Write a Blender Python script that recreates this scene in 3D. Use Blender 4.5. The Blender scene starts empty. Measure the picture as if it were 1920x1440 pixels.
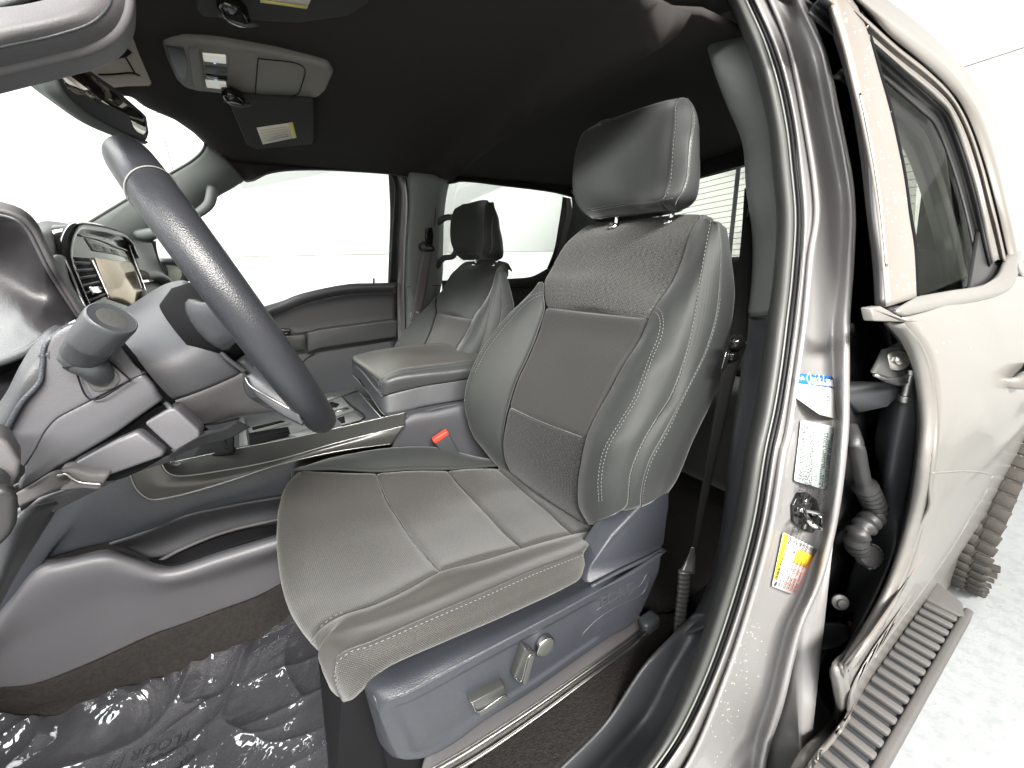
import bpy, bmesh, math, random
from mathutils import Vector, Matrix, noise
from mathutils.bvhtree import BVHTree
random.seed(7)
scene = bpy.context.scene
col = scene.collection
R = math.radians
# ------------------------------------------------------------------ camera
FPX = 700.0; IW, IH = 1920.0, 1440.0
CAM = Vector((0, 0, 1.42))
_X = Vector((1255, -271, FPX)).normalized()
_Y = Vector((-420, -180, FPX)); _Y = (_Y - _X * _Y.dot(_X)).normalized()
_Z = _X.cross(_Y)
if _Z.y > 0: _Z = -_Z
MW = Matrix((_X, _Y, _Z))                       # image axes (right, down, forward) -> world
cam_d = bpy.data.cameras.new('camera'); cam = bpy.data.objects.new('camera', cam_d); col.objects.link(cam)
rx = MW @ Vector((1, 0, 0)); up = MW @ Vector((0, -1, 0)); bk = MW @ Vector((0, 0, -1))
m = Matrix((rx, up, bk)).transposed().to_4x4(); m.translation = CAM
cam.matrix_world = m
cam_d.sensor_width = 36; cam_d.lens = 36 * FPX / IW; cam_d.clip_start = .02; cam_d.clip_end = 200
scene.camera = cam
# ------------------------------------------------------------------ light of the service bay
scene.view_settings.view_transform = 'Standard'; scene.view_settings.look = 'None'
scene.view_settings.exposure = 0.0; scene.view_settings.gamma = 1
w = bpy.data.worlds.new('World'); scene.world = w; w.use_nodes = True
w.node_tree.nodes['Background'].inputs[0].default_value = (1, .985, .96, 1)
w.node_tree.nodes['Background'].inputs[1].default_value = .14
def area(name, loc, target, sx, sy, power, colr=(1, 1, 1)):
    d = bpy.data.lights.new(name, 'AREA'); d.shape = 'RECTANGLE'; d.size = sx; d.size_y = sy; d.energy = power; d.color = colr
    o = bpy.data.objects.new(name, d); col.objects.link(o); o.location = loc
    o.rotation_euler = (Vector(target) - Vector(loc)).to_track_quat('-Z', 'Y').to_euler()
    return o
area('ceiling_lamp', (-.2, -2.2, 3.3), (.4, .6, 1.0), 3.0, .4, 560, (1, .97, .92))
area('cabin_fill_lamp', (.2, -3.9, 1.9), (.3, 1.0, 1.25), 4.0, 1.6, 48, (1, .95, .88))  # added fill lamp: soft level light into the cabin from the driver side
area('ceiling_lamp', (-2.4, -1.6, 3.2), (.6, .6, 1.0), 1.6, .35, 110, (1, .98, .95))
area('ceiling_lamp', (-1.0, 4.0, 3.9), (-.5, 3.5, 0), 4.0, .8, 120, (1, 1, 1))
area('ceiling_lamp', (3.0, 4.2, 3.9), (3.0, 3.8, 0), 4.0, .8, 75, (1, 1, 1))
area('ceiling_lamp', (3.0, -2.2, 3.9), (3.0, -2.0, 0), 4.0, .8, 20, (1, .95, .88))
area('ceiling_lamp', (-3.0, 1.0, 3.6), (-2.6, 1.0, 0), .8, 3.6, 300, (1, 1, 1))

# ------------------------------------------------------------------ projection helpers (true 3-D points on real planes)
def ray(px, py): return (MW @ Vector((px - IW/2, py - IH/2, FPX))).normalized()
def P(px, py, v, ax='y'):
    d = ray(px, py); i = 'xyz'.index(ax); t = (v - CAM[i]) / d[i]
    return CAM + d * t
def interp(x, tab):
    if x <= tab[0][0]: return tab[0][1]
    for (a, b), (c, d) in zip(tab, tab[1:]):
        if x <= c: return b + (d - b) * (x - a) / (c - a)
    return tab[-1][1]
SIDE = [(.3, .17), (.55, .14), (.8, .13), (1.1, .13), (1.32, .18), (1.5, .235), (1.8, .34), (1.95, .43)]
PASS = [(.6, 1.86), (1.36, 1.85), (1.82, 1.68), (1.95, 1.62)]
def onprof(px, py, tab, off):                    # ray meets the tumblehome profile of the cab side
    d = ray(px, py); lo, hi = .02, 12.0
    f = lambda t: (CAM + d*t).y - interp((CAM + d*t).z, tab) - off
    for _ in range(50):
        mid = (lo + hi)/2
        if f(mid) > 0: hi = mid
        else: lo = mid
    return CAM + d * lo
def S(px, py, off=0): return onprof(px, py, SIDE, off)
def Q(px, py, off=0): return onprof(px, py, PASS, off)
def C(spec, d=None, ax='y'):
    """curve: items are (px,py) / (px,py,depth) / (px,py,depth,axis) or Vectors; axis 's' = driver side profile, 'p' = passenger side profile"""
    out = []
    for s in spec:
        if isinstance(s, Vector): out.append(s.copy()); continue
        v = s[2] if len(s) > 2 else d; a = s[3] if len(s) > 3 else ax
        out.append(S(s[0], s[1], v) if a == 's' else Q(s[0], s[1], v) if a == 'p' else P(s[0], s[1], v, a))
    return out
def W(*a): return Vector(a)
def catmull(p, n, closed=False):
    p = [Vector(q) for q in p]
    if len(p) == 1: return p * n
    if len(p) == 2 and not closed:
        return [p[0].lerp(p[1], i/(n-1)) for i in range(n)]
    N = len(p); dense = []
    segs = N if closed else N-1
    for i in range(segs):
        if closed: a, b, c, d = p[(i-1) % N], p[i], p[(i+1) % N], p[(i+2) % N]
        else: a = p[i-1] if i else p[0]*2-p[1]; b = p[i]; c = p[i+1]; d = p[i+2] if i+2 < N else p[-1]*2-p[-2]
        t0 = 0; t1 = t0+max((b-a).length, 1e-6)**.5; t2 = t1+max((c-b).length, 1e-6)**.5; t3 = t2+max((d-c).length, 1e-6)**.5
        for k in range(14):
            t = t1+(t2-t1)*k/14
            A1 = a*((t1-t)/(t1-t0))+b*((t-t0)/(t1-t0)); A2 = b*((t2-t)/(t2-t1))+c*((t-t1)/(t2-t1)); A3 = c*((t3-t)/(t3-t2))+d*((t-t2)/(t3-t2))
            B1 = A1*((t2-t)/(t2-t0))+A2*((t-t0)/(t2-t0)); B2 = A2*((t3-t)/(t3-t1))+A3*((t-t1)/(t3-t1))
            dense.append(B1*((t2-t)/(t2-t1))+B2*((t-t1)/(t2-t1)))
    dense.append(p[0] if closed else p[-1])
    L = [0]
    for a, b in zip(dense, dense[1:]): L.append(L[-1]+(b-a).length)
    out = []; j = 0; cnt = n+1 if closed else n
    for i in range(cnt):
        s = L[-1]*i/(cnt-1)
        while j < len(L)-2 and L[j+1] < s: j += 1
        f = 0 if L[j+1] == L[j] else (s-L[j])/(L[j+1]-L[j])
        out.append(dense[j].lerp(dense[j+1], min(max(f, 0), 1)))
    return out[:-1] if closed else out

# ------------------------------------------------------------------ object helpers
def thing(name, label, cat, loc=(0, 0, 0), group=None):
    o = bpy.data.objects.new(name, None); col.objects.link(o); o.location = loc; o.empty_display_size = .05
    o['label'] = label; o['category'] = cat
    if group: o['group'] = group
    return o
def attach(o, parent):
    if parent is not None:
        o.parent = parent
        loc = Vector(parent.location); q = parent.parent
        while q: loc += Vector(q.location); q = q.parent
        o.matrix_parent_inverse = Matrix.Translation(-loc)
def meshobj(name, verts, faces, mat, parent=None, smooth=True, uvs=None):
    me = bpy.data.meshes.new(name); me.from_pydata([tuple(v) for v in verts], [], faces)
    if mat: me.materials.append(mat)
    if smooth: me.polygons.foreach_set('use_smooth', [True]*len(me.polygons))
    if uvs:
        ul = me.uv_layers.new(name='UVMap')
        for lp in me.loops: ul.data[lp.index].uv = uvs[lp.vertex_index]
    me.update()
    o = bpy.data.objects.new(name, me); col.objects.link(o); attach(o, parent)
    return o
def tag(o, label, cat, group=None):
    o['label'] = label; o['category'] = cat
    if group: o['group'] = group
    return o
def group_part(name, parent, loc):
    o = bpy.data.objects.new(name, None); col.objects.link(o); o.empty_display_size = .03
    pl = Vector(parent.location); q = parent.parent
    while q: pl += Vector(q.location); q = q.parent
    o.parent = parent; o.location = Vector(loc)-pl; return o
def structure(o): o['kind'] = 'structure'; return o
def sbevel(o, wd=.003, seg=2, ang=35):
    b = o.modifiers.new('bevel', 'BEVEL'); b.width = wd; b.segments = seg; b.limit_method = 'ANGLE'; b.angle_limit = R(ang); b.harden_normals = False
    return o
def solid(o, th):
    s = o.modifiers.new('solid', 'SOLIDIFY'); s.thickness = th; s.offset = -1; return o
def rnd(s):
    s = min(max(s, 0), 1); return 1-math.sqrt(max(0, 1-(1-s)**2))
def patch(name, curves, mat, parent=None, nu=40, nv=24, tuck=(0, 0, 0, 0), tw=.012, th=.004, toward=None, bulge=None, flat=False, wob=0, fn=None):
    """surface through curves (each a list of points); tuck = inward roll of the borders (start-u, end-u, first curve, last curve) in metres"""
    rs = [catmull(c, nu) for c in curves]
    G = []
    for i in range(nu):
        row = [r[i] for r in rs]
        G.append(catmull(row, nv) if len(row) > 2 else [row[0].lerp(row[-1], j/(nv-1)) for j in range(nv)])
    toward = Vector(toward) if toward is not None else CAM
    def normals(G):
        Nn = []
        for i in range(nu):
            r = []
            for j in range(nv):
                a = G[min(i+1, nu-1)][j]-G[max(i-1, 0)][j]; b = G[i][min(j+1, nv-1)]-G[i][max(j-1, 0)]
                n_ = a.cross(b)
                r.append(n_.normalized() if n_.length > 1e-12 else Vector((0, 0, 1)))
            Nn.append(r)
        return Nn
    NN = normals(G)
    c = G[nu//2][nv//2]; flip = NN[nu//2][nv//2].dot(toward-c) < 0
    sg = -1 if flip else 1
    lu = [[0]*nv for _ in range(nu)]
    out = []
    su = sum((G[i+1][nv//2]-G[i][nv//2]).length for i in range(nu-1)); sv = sum((G[nu//2][j+1]-G[nu//2][j]).length for j in range(nv-1))
    uv = []
    for i in range(nu):
        for j in range(nv):
            p = G[i][j].copy(); n_ = NN[i][j]*sg
            u = i/(nu-1); v = j/(nv-1)
            if bulge: p += Vector(bulge)*(16*u*(1-u)*v*(1-v))
            d = 0
            for k, dist in ((0, u*su), (1, (1-u)*su), (2, v*sv), (3, (1-v)*sv)):
                if tuck[k]: d += tuck[k]*rnd(dist/tw)
            p -= n_*d
            if wob: p += n_*wob*noise.noise(p*14)
            if fn: p = fn(p, u, v, n_)
            out.append(p); uv.append((u*su, v*sv))
    faces = []
    for i in range(nu-1):
        for j in range(nv-1):
            a, b, c_, d_ = i*nv+j, i*nv+j+1, (i+1)*nv+j+1, (i+1)*nv+j
            faces.append((a, d_, c_, b) if not flip else (a, b, c_, d_))
    o = meshobj(name, out, faces, mat, parent, not flat, uv)
    if th: solid(o, th)
    return o
def prism(name, pts, mat, parent=None, depth=None, bev=.003, seg=2, smooth=True):
    """polygon extruded along the vector depth"""
    n_ = len(pts); depth = Vector(depth)
    cen = sum((Vector(p) for p in pts), Vector())/n_
    nrm = Vector()
    for i in range(n_): nrm += (Vector(pts[i])-cen).cross(Vector(pts[(i+1) % n_])-cen)
    v = [Vector(p) for p in pts]+[Vector(p)+depth for p in pts]
    front = list(range(n_)); back = list(range(2*n_-1, n_-1, -1))
    f = [front, back]+[(i, i+n_, (i+1) % n_+n_, (i+1) % n_) for i in range(n_)]
    if nrm.dot(depth) > 0: f = [tuple(reversed(q)) for q in f]
    o = meshobj(name, v, f, mat, parent, smooth)
    if bev: sbevel(o, bev, seg)
    return o
def tube(name, pts, r, mat, parent=None, n=24, seg=10, closed=False, flat=1.0, nrm=None, cap=True):
    """tube of radius r (number or list) along pts; flat < 1 squashes it along nrm"""
    c = catmull(pts, n, closed)
    rr = (lambda t: r) if not isinstance(r, (list, tuple)) else (lambda t: interp(t, [(k/(len(r)-1), q) for k, q in enumerate(r)]))
    verts = []; N = len(c); up0 = Vector(nrm) if nrm is not None else Vector((.13, .21, 1))
    for i in range(N):
        t = (c[(i+1) % N]-c[(i-1) % N]) if closed else (c[min(i+1, N-1)]-c[max(i-1, 0)])
        t.normalize(); b = t.cross(up0)
        if b.length < 1e-4: b = t.orthogonal()
        b.normalize(); a = b.cross(t).normalized()
        q = rr(i/max(N-1, 1))
        for k in range(seg):
            an = 2*math.pi*k/seg
            verts.append(c[i]+b*math.cos(an)*q+a*math.sin(an)*q*flat)
    faces = []
    for i in range(N if closed else N-1):
        for k in range(seg):
            j = (i+1) % N
            faces.append((i*seg+k, i*seg+(k+1) % seg, j*seg+(k+1) % seg, j*seg+k))
    if cap and not closed:
        faces.append(tuple(reversed(range(seg)))); faces.append(tuple(range((N-1)*seg, N*seg)))
    return meshobj(name, verts, faces, mat, parent)
def frame(o, zdir, xdir=None):
    z = Vector(zdir).normalized(); x = Vector(xdir) if xdir is not None else z.orthogonal()
    x = (x-z*x.dot(z)).normalized(); y = z.cross(x)
    return Matrix((x, y, z)).transposed().to_4x4(), x, y, z
def lathe(name, origin, axis, prof, mat, parent=None, seg=28, xdir=None, sy=1.0):
    """prof: (radius, height) pairs along axis"""
    _, x, y, z = frame(None, axis, xdir); v = []; o_ = Vector(origin)
    for r_, h in prof:
        for k in range(seg):
            a = 2*math.pi*k/seg; v.append(o_+x*r_*math.cos(a)+y*r_*sy*math.sin(a)+z*h)
    f = [(i*seg+k, i*seg+(k+1) % seg, (i+1)*seg+(k+1) % seg, (i+1)*seg+k) for i in range(len(prof)-1) for k in range(seg)]
    f.append(tuple(range((len(prof)-1)*seg, len(prof)*seg))); f.append(tuple(reversed(range(seg))))
    return sbevel(meshobj(name, v, f, mat, parent), .0008, 2, 50)
def box(name, c, size, mat, parent=None, xdir=(1, 0, 0), zdir=(0, 0, 1), bev=.003, seg=2):
    _, x, y, z = frame(None, zdir, xdir); c = Vector(c); sx, sy, sz = [s/2 for s in size]
    v = [c+x*a*sx+y*b*sy+z*d*sz for a in (-1, 1) for b in (-1, 1) for d in (-1, 1)]
    f = [(0, 1, 3, 2), (4, 6, 7, 5), (0, 4, 5, 1), (2, 3, 7, 6), (0, 2, 6, 4), (1, 5, 7, 3)]
    o = meshobj(name, v, f, mat, parent)
    if bev: sbevel(o, bev, seg)
    return o
def tree_of(objs):
    V = []; F = []
    for o in objs:
        b = len(V); pm = Matrix.Identity(4)
        V += [v.co.copy() for v in o.data.vertices]; F += [tuple(i+b for i in p.vertices) for p in o.data.polygons]
    return BVHTree.FromPolygons(V, F)
def hit(bvh, px, py, lift=0.0, fallback=None):
    loc, n_, i, d = bvh.ray_cast(CAM, ray(px, py))
    if loc is None: return (fallback, None)
    if n_.dot(CAM-loc) < 0: n_ = -n_
    return (loc+n_*lift, n_)
def stitch(name, spec, objs, mat, parent, dash=.0044, gap=.0032, r=.00062, lift=.0006, offs=0):
    """row of thread dashes laid on the surfaces objs along the curve spec (pixels of the photo)"""
    bvh = objs if isinstance(objs, BVHTree) else tree_of(objs)
    flat = catmull([Vector((a[0], a[1], 0)) for a in spec], 120)
    pts = [hit(bvh, q.x, q.y, lift) for q in flat]; pts = [p for p in pts if p[0] is not None]
    if len(pts) < 3: return None
    L = [0]
    for a, b in zip(pts, pts[1:]): L.append(L[-1]+min((b[0]-a[0]).length, .02))
    V = []; F = []; s = 0; j = 0
    def at(s):
        nonlocal j
        while j < len(L)-2 and L[j+1] < s: j += 1
        f = (s-L[j])/max(L[j+1]-L[j], 1e-9); f = min(max(f, 0), 1)
        return pts[j][0].lerp(pts[j+1][0], f), pts[j][1]
    while s+dash < L[-1] and len(V) < 60000:
        a, n1 = at(s); b, n2 = at(s+dash); t = b-a
        if t.length > 1e-6 and t.length < dash*2:
            t.normalize(); side = t.cross(n1).normalized()
            mid = (a+b)/2+n1*r*1.1; base = len(V)
            for q, k in ((a, .35), (mid-t*dash*.2, 1), (mid+t*dash*.2, 1), (b, .35)):
                for an in (0, 90, 180, 270):
                    V.append(q+side*math.cos(R(an))*r*k+n1*math.sin(R(an))*r*k)
            for q in range(3):
                for k in range(4): F.append((base+q*4+k, base+q*4+(k+1) % 4, base+q*4+4+(k+1) % 4, base+q*4+4+k))
        s += dash+gap
    if not V: return None
    return meshobj(name, V, F, mat, parent)
def cord(name, spec, objs, r, mat, parent, lift=0, n=60, seg=6):
    bvh = objs if isinstance(objs, BVHTree) else tree_of(objs)
    flat = catmull([Vector((a[0], a[1], 0)) for a in spec], n)
    pts = [hit(bvh, q.x, q.y, lift)[0] for q in flat]; pts = [p for p in pts if p is not None]
    return tube(name, pts, r, mat, parent, n=n, seg=seg) if len(pts) > 2 else None
def text(name, body, origin, xdir, ydir, size, mat, parent=None, ext=.0002, align='LEFT', shear=0, bold=0, sx=1.0):
    cu = bpy.data.curves.new(name, 'FONT'); cu.body = body; cu.size = size; cu.extrude = ext; cu.align_x = align; cu.align_y = 'CENTER'; cu.shear = shear
    cu.resolution_u = 3
    x = Vector(xdir).normalized(); y = Vector(ydir); y = (y-x*y.dot(x)).normalized(); z = x.cross(y)
    cu.materials.append(mat)
    o = bpy.data.objects.new(name, cu); col.objects.link(o)
    M = Matrix((x*sx, y, z)).transposed().to_4x4(); M.translation = Vector(origin)
    # turn into a mesh with world coordinates so that it parents like everything else
    dg = bpy.context.evaluated_depsgraph_get(); me = bpy.data.meshes.new_from_object(o.evaluated_get(dg))
    bpy.data.objects.remove(o); me.transform(M); me.name = name
    ob = bpy.data.objects.new(name, me); col.objects.link(ob); attach(ob, parent)
    return ob
def quad_local(bl, br, tl):
    """frame on a label: returns f(u,v,lift) with u,v in 0..1"""
    bl, br, tl = map(Vector, (bl, br, tl)); x = br-bl; y = tl-bl; n_ = x.cross(y).normalized()
    return (lambda u, v, h=0: bl+x*u+y*v+n_*h), x, y, n_
def copy_tree(o, parent, delta):
    c = o.copy(); col.objects.link(c)
    if parent is None: c.location = Vector(o.location)+Vector(delta)
    else:
        mpi = o.matrix_parent_inverse.copy(); c.parent = parent; c.matrix_parent_inverse = mpi
    for ch in [q for q in list(bpy.data.objects) if q.parent is o]: copy_tree(ch, c, delta)
    return c

# ------------------------------------------------------------------ materials
def mat(name, base, rough=.5, metal=0, spec=.5, bump=None, coat=0, vary=None, trans=0, sheen=0, alpha=1, emis=None, coord='Object', ior=1.5):
    m = bpy.data.materials.new(name); m.use_nodes = True; nt = m.node_tree; b = nt.nodes['Principled BSDF']
    b.inputs['Base Color'].default_value = (*base, 1); b.inputs['Roughness'].default_value = rough; b.inputs['Metallic'].default_value = metal
    b.inputs['Specular IOR Level'].default_value = spec; b.inputs['Coat Weight'].default_value = coat; b.inputs['Coat Roughness'].default_value = .05
    b.inputs['Transmission Weight'].default_value = trans; b.inputs['Sheen Weight'].default_value = sheen; b.inputs['Alpha'].default_value = alpha
    b.inputs['IOR'].default_value = ior
    tc = nt.nodes.new('ShaderNodeTexCoord')
    if emis: b.inputs['Emission Color'].default_value = (*emis[0], 1); b.inputs['Emission Strength'].default_value = emis[1]
    if vary:                                       # (scale, amount, detail) soft patchiness of colour and gloss
        nz = nt.nodes.new('ShaderNodeTexNoise'); nz.inputs['Scale'].default_value = vary[0]; nz.inputs['Detail'].default_value = vary[2] if len(vary) > 2 else 4
        nt.links.new(tc.outputs[coord], nz.inputs['Vector'])
        mx = nt.nodes.new('ShaderNodeMix'); mx.data_type = 'RGBA'
        mx.inputs['A'].default_value = (*[c*(1-vary[1]) for c in base], 1); mx.inputs['B'].default_value = (*[min(1, c*(1+vary[1])) for c in base], 1)
        nt.links.new(nz.outputs['Fac'], mx.inputs['Factor']); nt.links.new(mx.outputs['Result'], b.inputs['Base Color'])
        mr = nt.nodes.new('ShaderNodeMapRange'); mr.inputs['To Min'].default_value = max(0, rough-.07); mr.inputs['To Max'].default_value = min(1, rough+.07)
        nt.links.new(nz.outputs['Fac'], mr.inputs['Value']); nt.links.new(mr.outputs['Result'], b.inputs['Roughness'])
    if bump:                                       # list of (kind, scale, distance)
        prev = None
        for kind, sc, dist in bump:
            if kind == 'voro': t = nt.nodes.new('ShaderNodeTexVoronoi'); t.inputs['Scale'].default_value = sc; out = t.outputs['Distance']
            elif kind == 'noise': t = nt.nodes.new('ShaderNodeTexNoise'); t.inputs['Scale'].default_value = sc; t.inputs['Detail'].default_value = 3; out = t.outputs['Fac']
            else: t = nt.nodes.new('ShaderNodeTexWave'); t.inputs['Scale'].default_value = sc; t.bands_direction = kind; out = t.outputs['Fac']
            nt.links.new(tc.outputs[coord], t.inputs['Vector'])
            bp = nt.nodes.new('ShaderNodeBump'); bp.inputs['Distance'].default_value = dist; bp.inputs['Strength'].default_value = 1
            nt.links.new(out, bp.inputs['Height'])
            if prev: nt.links.new(prev.outputs['Normal'], bp.inputs['Normal'])
            prev = bp
        nt.links.new(prev.outputs['Normal'], b.inputs['Normal'])
    return m
def weave(name, c1, c2, su, sv, rough=.85, dist=.0006, streak=None, mottle=.12, thr=(.45, .6)):
    """woven cloth in surface coordinates (metres): ribs, threads and heather streaks"""
    m = bpy.data.materials.new(name); m.use_nodes = True; nt = m.node_tree; b = nt.nodes['Principled BSDF']; N = nt.nodes; L = nt.links
    b.inputs['Roughness'].default_value = rough; b.inputs['Specular IOR Level'].default_value = .35; b.inputs['Sheen Weight'].default_value = .25; b.inputs['Sheen Roughness'].default_value = .4
    uv = N.new('ShaderNodeTexCoord')
    def mp(sx, sy):
        q = N.new('ShaderNodeMapping'); q.inputs['Scale'].default_value = (sx, sy, 1); L.new(uv.outputs['UV'], q.inputs['Vector']); return q
    wu = N.new('ShaderNodeTexWave'); wu.bands_direction = 'X'; wu.inputs['Scale'].default_value = 1; wu.inputs['Distortion'].default_value = .6; L.new(mp(su/20, sv/200).outputs[0], wu.inputs['Vector']); wu.inputs['Scale'].default_value = 3.2
    wv = N.new('ShaderNodeTexWave'); wv.bands_direction = 'Y'; wv.inputs['Distortion'].default_value = .6; L.new(mp(su/200, sv/20).outputs[0], wv.inputs['Vector']); wv.inputs['Scale'].default_value = 3.2
    mul = N.new('ShaderNodeMath'); mul.operation = 'MULTIPLY'; L.new(wu.outputs['Fac'], mul.inputs[0]); L.new(wv.outputs['Fac'], mul.inputs[1])
    nz = N.new('ShaderNodeTexNoise'); nz.inputs['Scale'].default_value = 1; nz.inputs['Detail'].default_value = 3
    L.new((mp(streak[0], streak[1]) if streak else mp(900, 900)).outputs[0], nz.inputs['Vector'])
    mr = N.new('ShaderNodeMapRange'); mr.inputs['From Min'].default_value = thr[0]; mr.inputs['From Max'].default_value = thr[1]; L.new(nz.outputs['Fac'], mr.inputs['Value'])
    mx = N.new('ShaderNodeMix'); mx.data_type = 'RGBA'; mx.inputs['A'].default_value = (*c1, 1); mx.inputs['B'].default_value = (*c2, 1); L.new(mr.outputs['Result'], mx.inputs['Factor'])
    big = N.new('ShaderNodeTexNoise'); big.inputs['Scale'].default_value = 9; big.inputs['Detail'].default_value = 4; L.new(uv.outputs['UV'], big.inputs['Vector'])
    hs = N.new('ShaderNodeHueSaturation'); L.new(mx.outputs['Result'], hs.inputs['Color'])
    m2 = N.new('ShaderNodeMapRange'); m2.inputs['To Min'].default_value = 1-mottle; m2.inputs['To Max'].default_value = 1+mottle; L.new(big.outputs['Fac'], m2.inputs['Value']); L.new(m2.outputs['Result'], hs.inputs['Value'])
    L.new(hs.outputs['Color'], b.inputs['Base Color'])
    bp = N.new('ShaderNodeBump'); bp.inputs['Distance'].default_value = dist; L.new(mul.outputs[0], bp.inputs['Height'])
    b2 = N.new('ShaderNodeBump'); b2.inputs['Distance'].default_value = dist*.8; L.new(nz.outputs['Fac'], b2.inputs['Height']); L.new(bp.outputs['Normal'], b2.inputs['Normal'])
    L.new(b2.outputs['Normal'], b.inputs['Normal'])
    return m
M = {}
grain = [('noise', 900, .00025), ('noise', 30, .0004)]
M['plastic'] = mat('grained_plastic', (.043, .044, .050), .48, bump=grain, vary=(5, .07))
M['plastic_dark'] = mat('dark_plastic', (.036, .038, .042), .42, bump=grain, vary=(6, .1))
M['plastic_blue'] = mat('blue_black_plastic', (.027, .030, .037), .42, bump=[('voro', 700, .0003), ('noise', 30, .0004)], vary=(6, .08))
M['plastic_low'] = mat('mauve_plastic', (.072, .071, .078), .42, bump=grain, vary=(7, .08))
M['trim'] = mat('pillar_trim', (.085, .094, .091), .55, bump=[('voro', 800, .0002), ('noise', 30, .0003)], vary=(4, .06))
M['trim_warm'] = mat('warm_trim', (.075, .072, .075), .6, bump=grain, vary=(4, .06))
M['gloss'] = mat('piano_black', (.006, .006, .006), .07)
M['pillar_light'] = mat('pale_pillar_trim', (.155, .168, .163), .55, bump=[('voro', 800, .0002), ('noise', 30, .0003)], vary=(4, .06))
M['sill'] = mat('sill_plastic', (.045, .047, .052), .4, bump=grain, vary=(6, .1))
M['cush2'] = mat('cushion_side_cloth', (.032, .0305, .028), .7, spec=.35, sheen=.2, bump=[('noise', 1500, .0003), ('noise', 25, .0015)], vary=(7, .07))
M['black'] = mat('matt_black', (.007, .007, .008), .8, spec=.08)
M['rubber'] = mat('rubber', (.02, .02, .021), .45, bump=[('noise', 300, .0002)])
M['rubber_grey'] = mat('seal_rubber', (.048, .049, .047), .5, bump=[('noise', 500, .0002)])
M['satin'] = mat('satin_metal', (.36, .36, .35), .28, 1)
M['smoke'] = mat('brushed_smoke_trim', (.04, .041, .039), .24, .15, vary=(12, .15))
M['chrome'] = mat('chrome', (.8, .8, .8), .08, 1)
M['steel'] = mat('zinc_steel', (.38, .38, .37), .35, 1, vary=(60, .3))
M['leather'] = mat('wheel_leather', (.019, .020, .024), .36, bump=[('voro', 1000, .00018), ('noise', 120, .00012)], vary=(8, .08))
M['vinyl'] = mat('smooth_vinyl', (.045, .047, .048), .36, bump=[('voro', 600, .0003), ('noise', 18, .0012)], vary=(6, .07))
M['lidtop'] = mat('armrest_vinyl', (.066, .063, .057), .42, bump=[('voro', 600, .0003), ('noise', 14, .0015)], vary=(9, .12))
M['headliner'] = mat('headliner_cloth', (.028, .025, .024), .95, spec=.2, bump=[('noise', 900, .0004)], vary=(3, .12))
M['carpet'] = mat('carpet', (.020, .018, .017), .95, spec=.1, bump=[('noise', 420, .003), ('noise', 120, .002)], vary=(160, .55, 5))
M['bolster'] = weave('bolster_cloth', (.023, .0255, .0245), (.027, .0295, .0285), 500, 500, .62, .0002, mottle=.08)
M['cloth'] = weave('plain_seat_cloth', (.020, .0198, .0185), (.037, .0362, .034), 620, 620, .8, .0004, mottle=.1)
M['cush'] = weave('cushion_cloth', (.027, .026, .0245), (.047, .0455, .042), 640, 640, .8, .0006, mottle=.08)
M['heather'] = weave('heather_cloth', (.016, .016, .0155), (.080, .081, .077), 500, 330, .85, .0009, streak=(1100, 130), mottle=.12, thr=(.44, .62))
M['lumbar'] = weave('dark_ribbed_cloth', (.009, .009, .009), (.036, .036, .034), 420, 420, .85, .0009, streak=(900, 110), mottle=.12)
M['thread'] = mat('grey_thread', (.19, .19, .18), .7)
M['thread_dark'] = mat('dark_thread', (.05, .05, .05), .7)
M['paint'] = mat('grey_paint', (.25, .243, .242), .42, .15, coat=.3)
M['paint_door_reflect'] = mat('door_paint_with_reflection', (.17, .16, .148), .36, .15, coat=.25)  # same grey body paint, with the beige wall reflection put into its colour
M['paint_post_reflect'] = mat('post_paint_with_reflection', (.17, .153, .138), .4, .1, coat=.15)  # grey paint again, warm reflection carried in the colour
M['hem'] = mat('door_hem_paint', (.17, .163, .153), .45, .2, coat=.1, vary=(30, .15))
M['glass'] = None
M['mirror'] = mat('mirror_glass', (.42, .4, .37), .02, 1)
M['screen'] = mat('screen_glass', (.05, .042, .035), .12, spec=1, ior=2.6)  # warm base and specular tint put a beige reflection into the glass
M['screen'].node_tree.nodes['Principled BSDF'].inputs['Specular Tint'].default_value = (1, .84, .70, 1)
M['label'] = mat('label_paper', (.5, .5, .485), .7, spec=.2)
M['label_green'] = mat('pale_label', (.42, .48, .455), .7, spec=.2)
M['ink'] = mat('label_ink', (.02, .02, .025), .6)
M['ink_blue'] = mat('pen_ink', (.03, .04, .18), .5)
M['ink_red'] = mat('label_red', (.55, .03, .03), .5)
M['yellow'] = mat('label_yellow', (.85, .62, .02), .45)
M['blue'] = mat('label_blue', (.01, .13, .5), .35)
M['red'] = mat('buckle_red', (.65, .05, .025), .35)
M['lens'] = mat('lamp_lens', (.8, .76, .66), .25)
M['belt'] = mat('belt_webbing', (.045, .043, .042), .6, bump=[('X', 300, .0003)])
M['cream'] = mat('cream_label', (.75, .7, .6), .5)
M['tyre'] = mat('tyre_rubber', (.055, .050, .044), .85, bump=[('noise', 200, .001)], vary=(40, .3))
M['board'] = mat('running_board', (.098, .094, .091), .6, bump=[('noise', 500, .0004)], vary=(20, .15))
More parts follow.
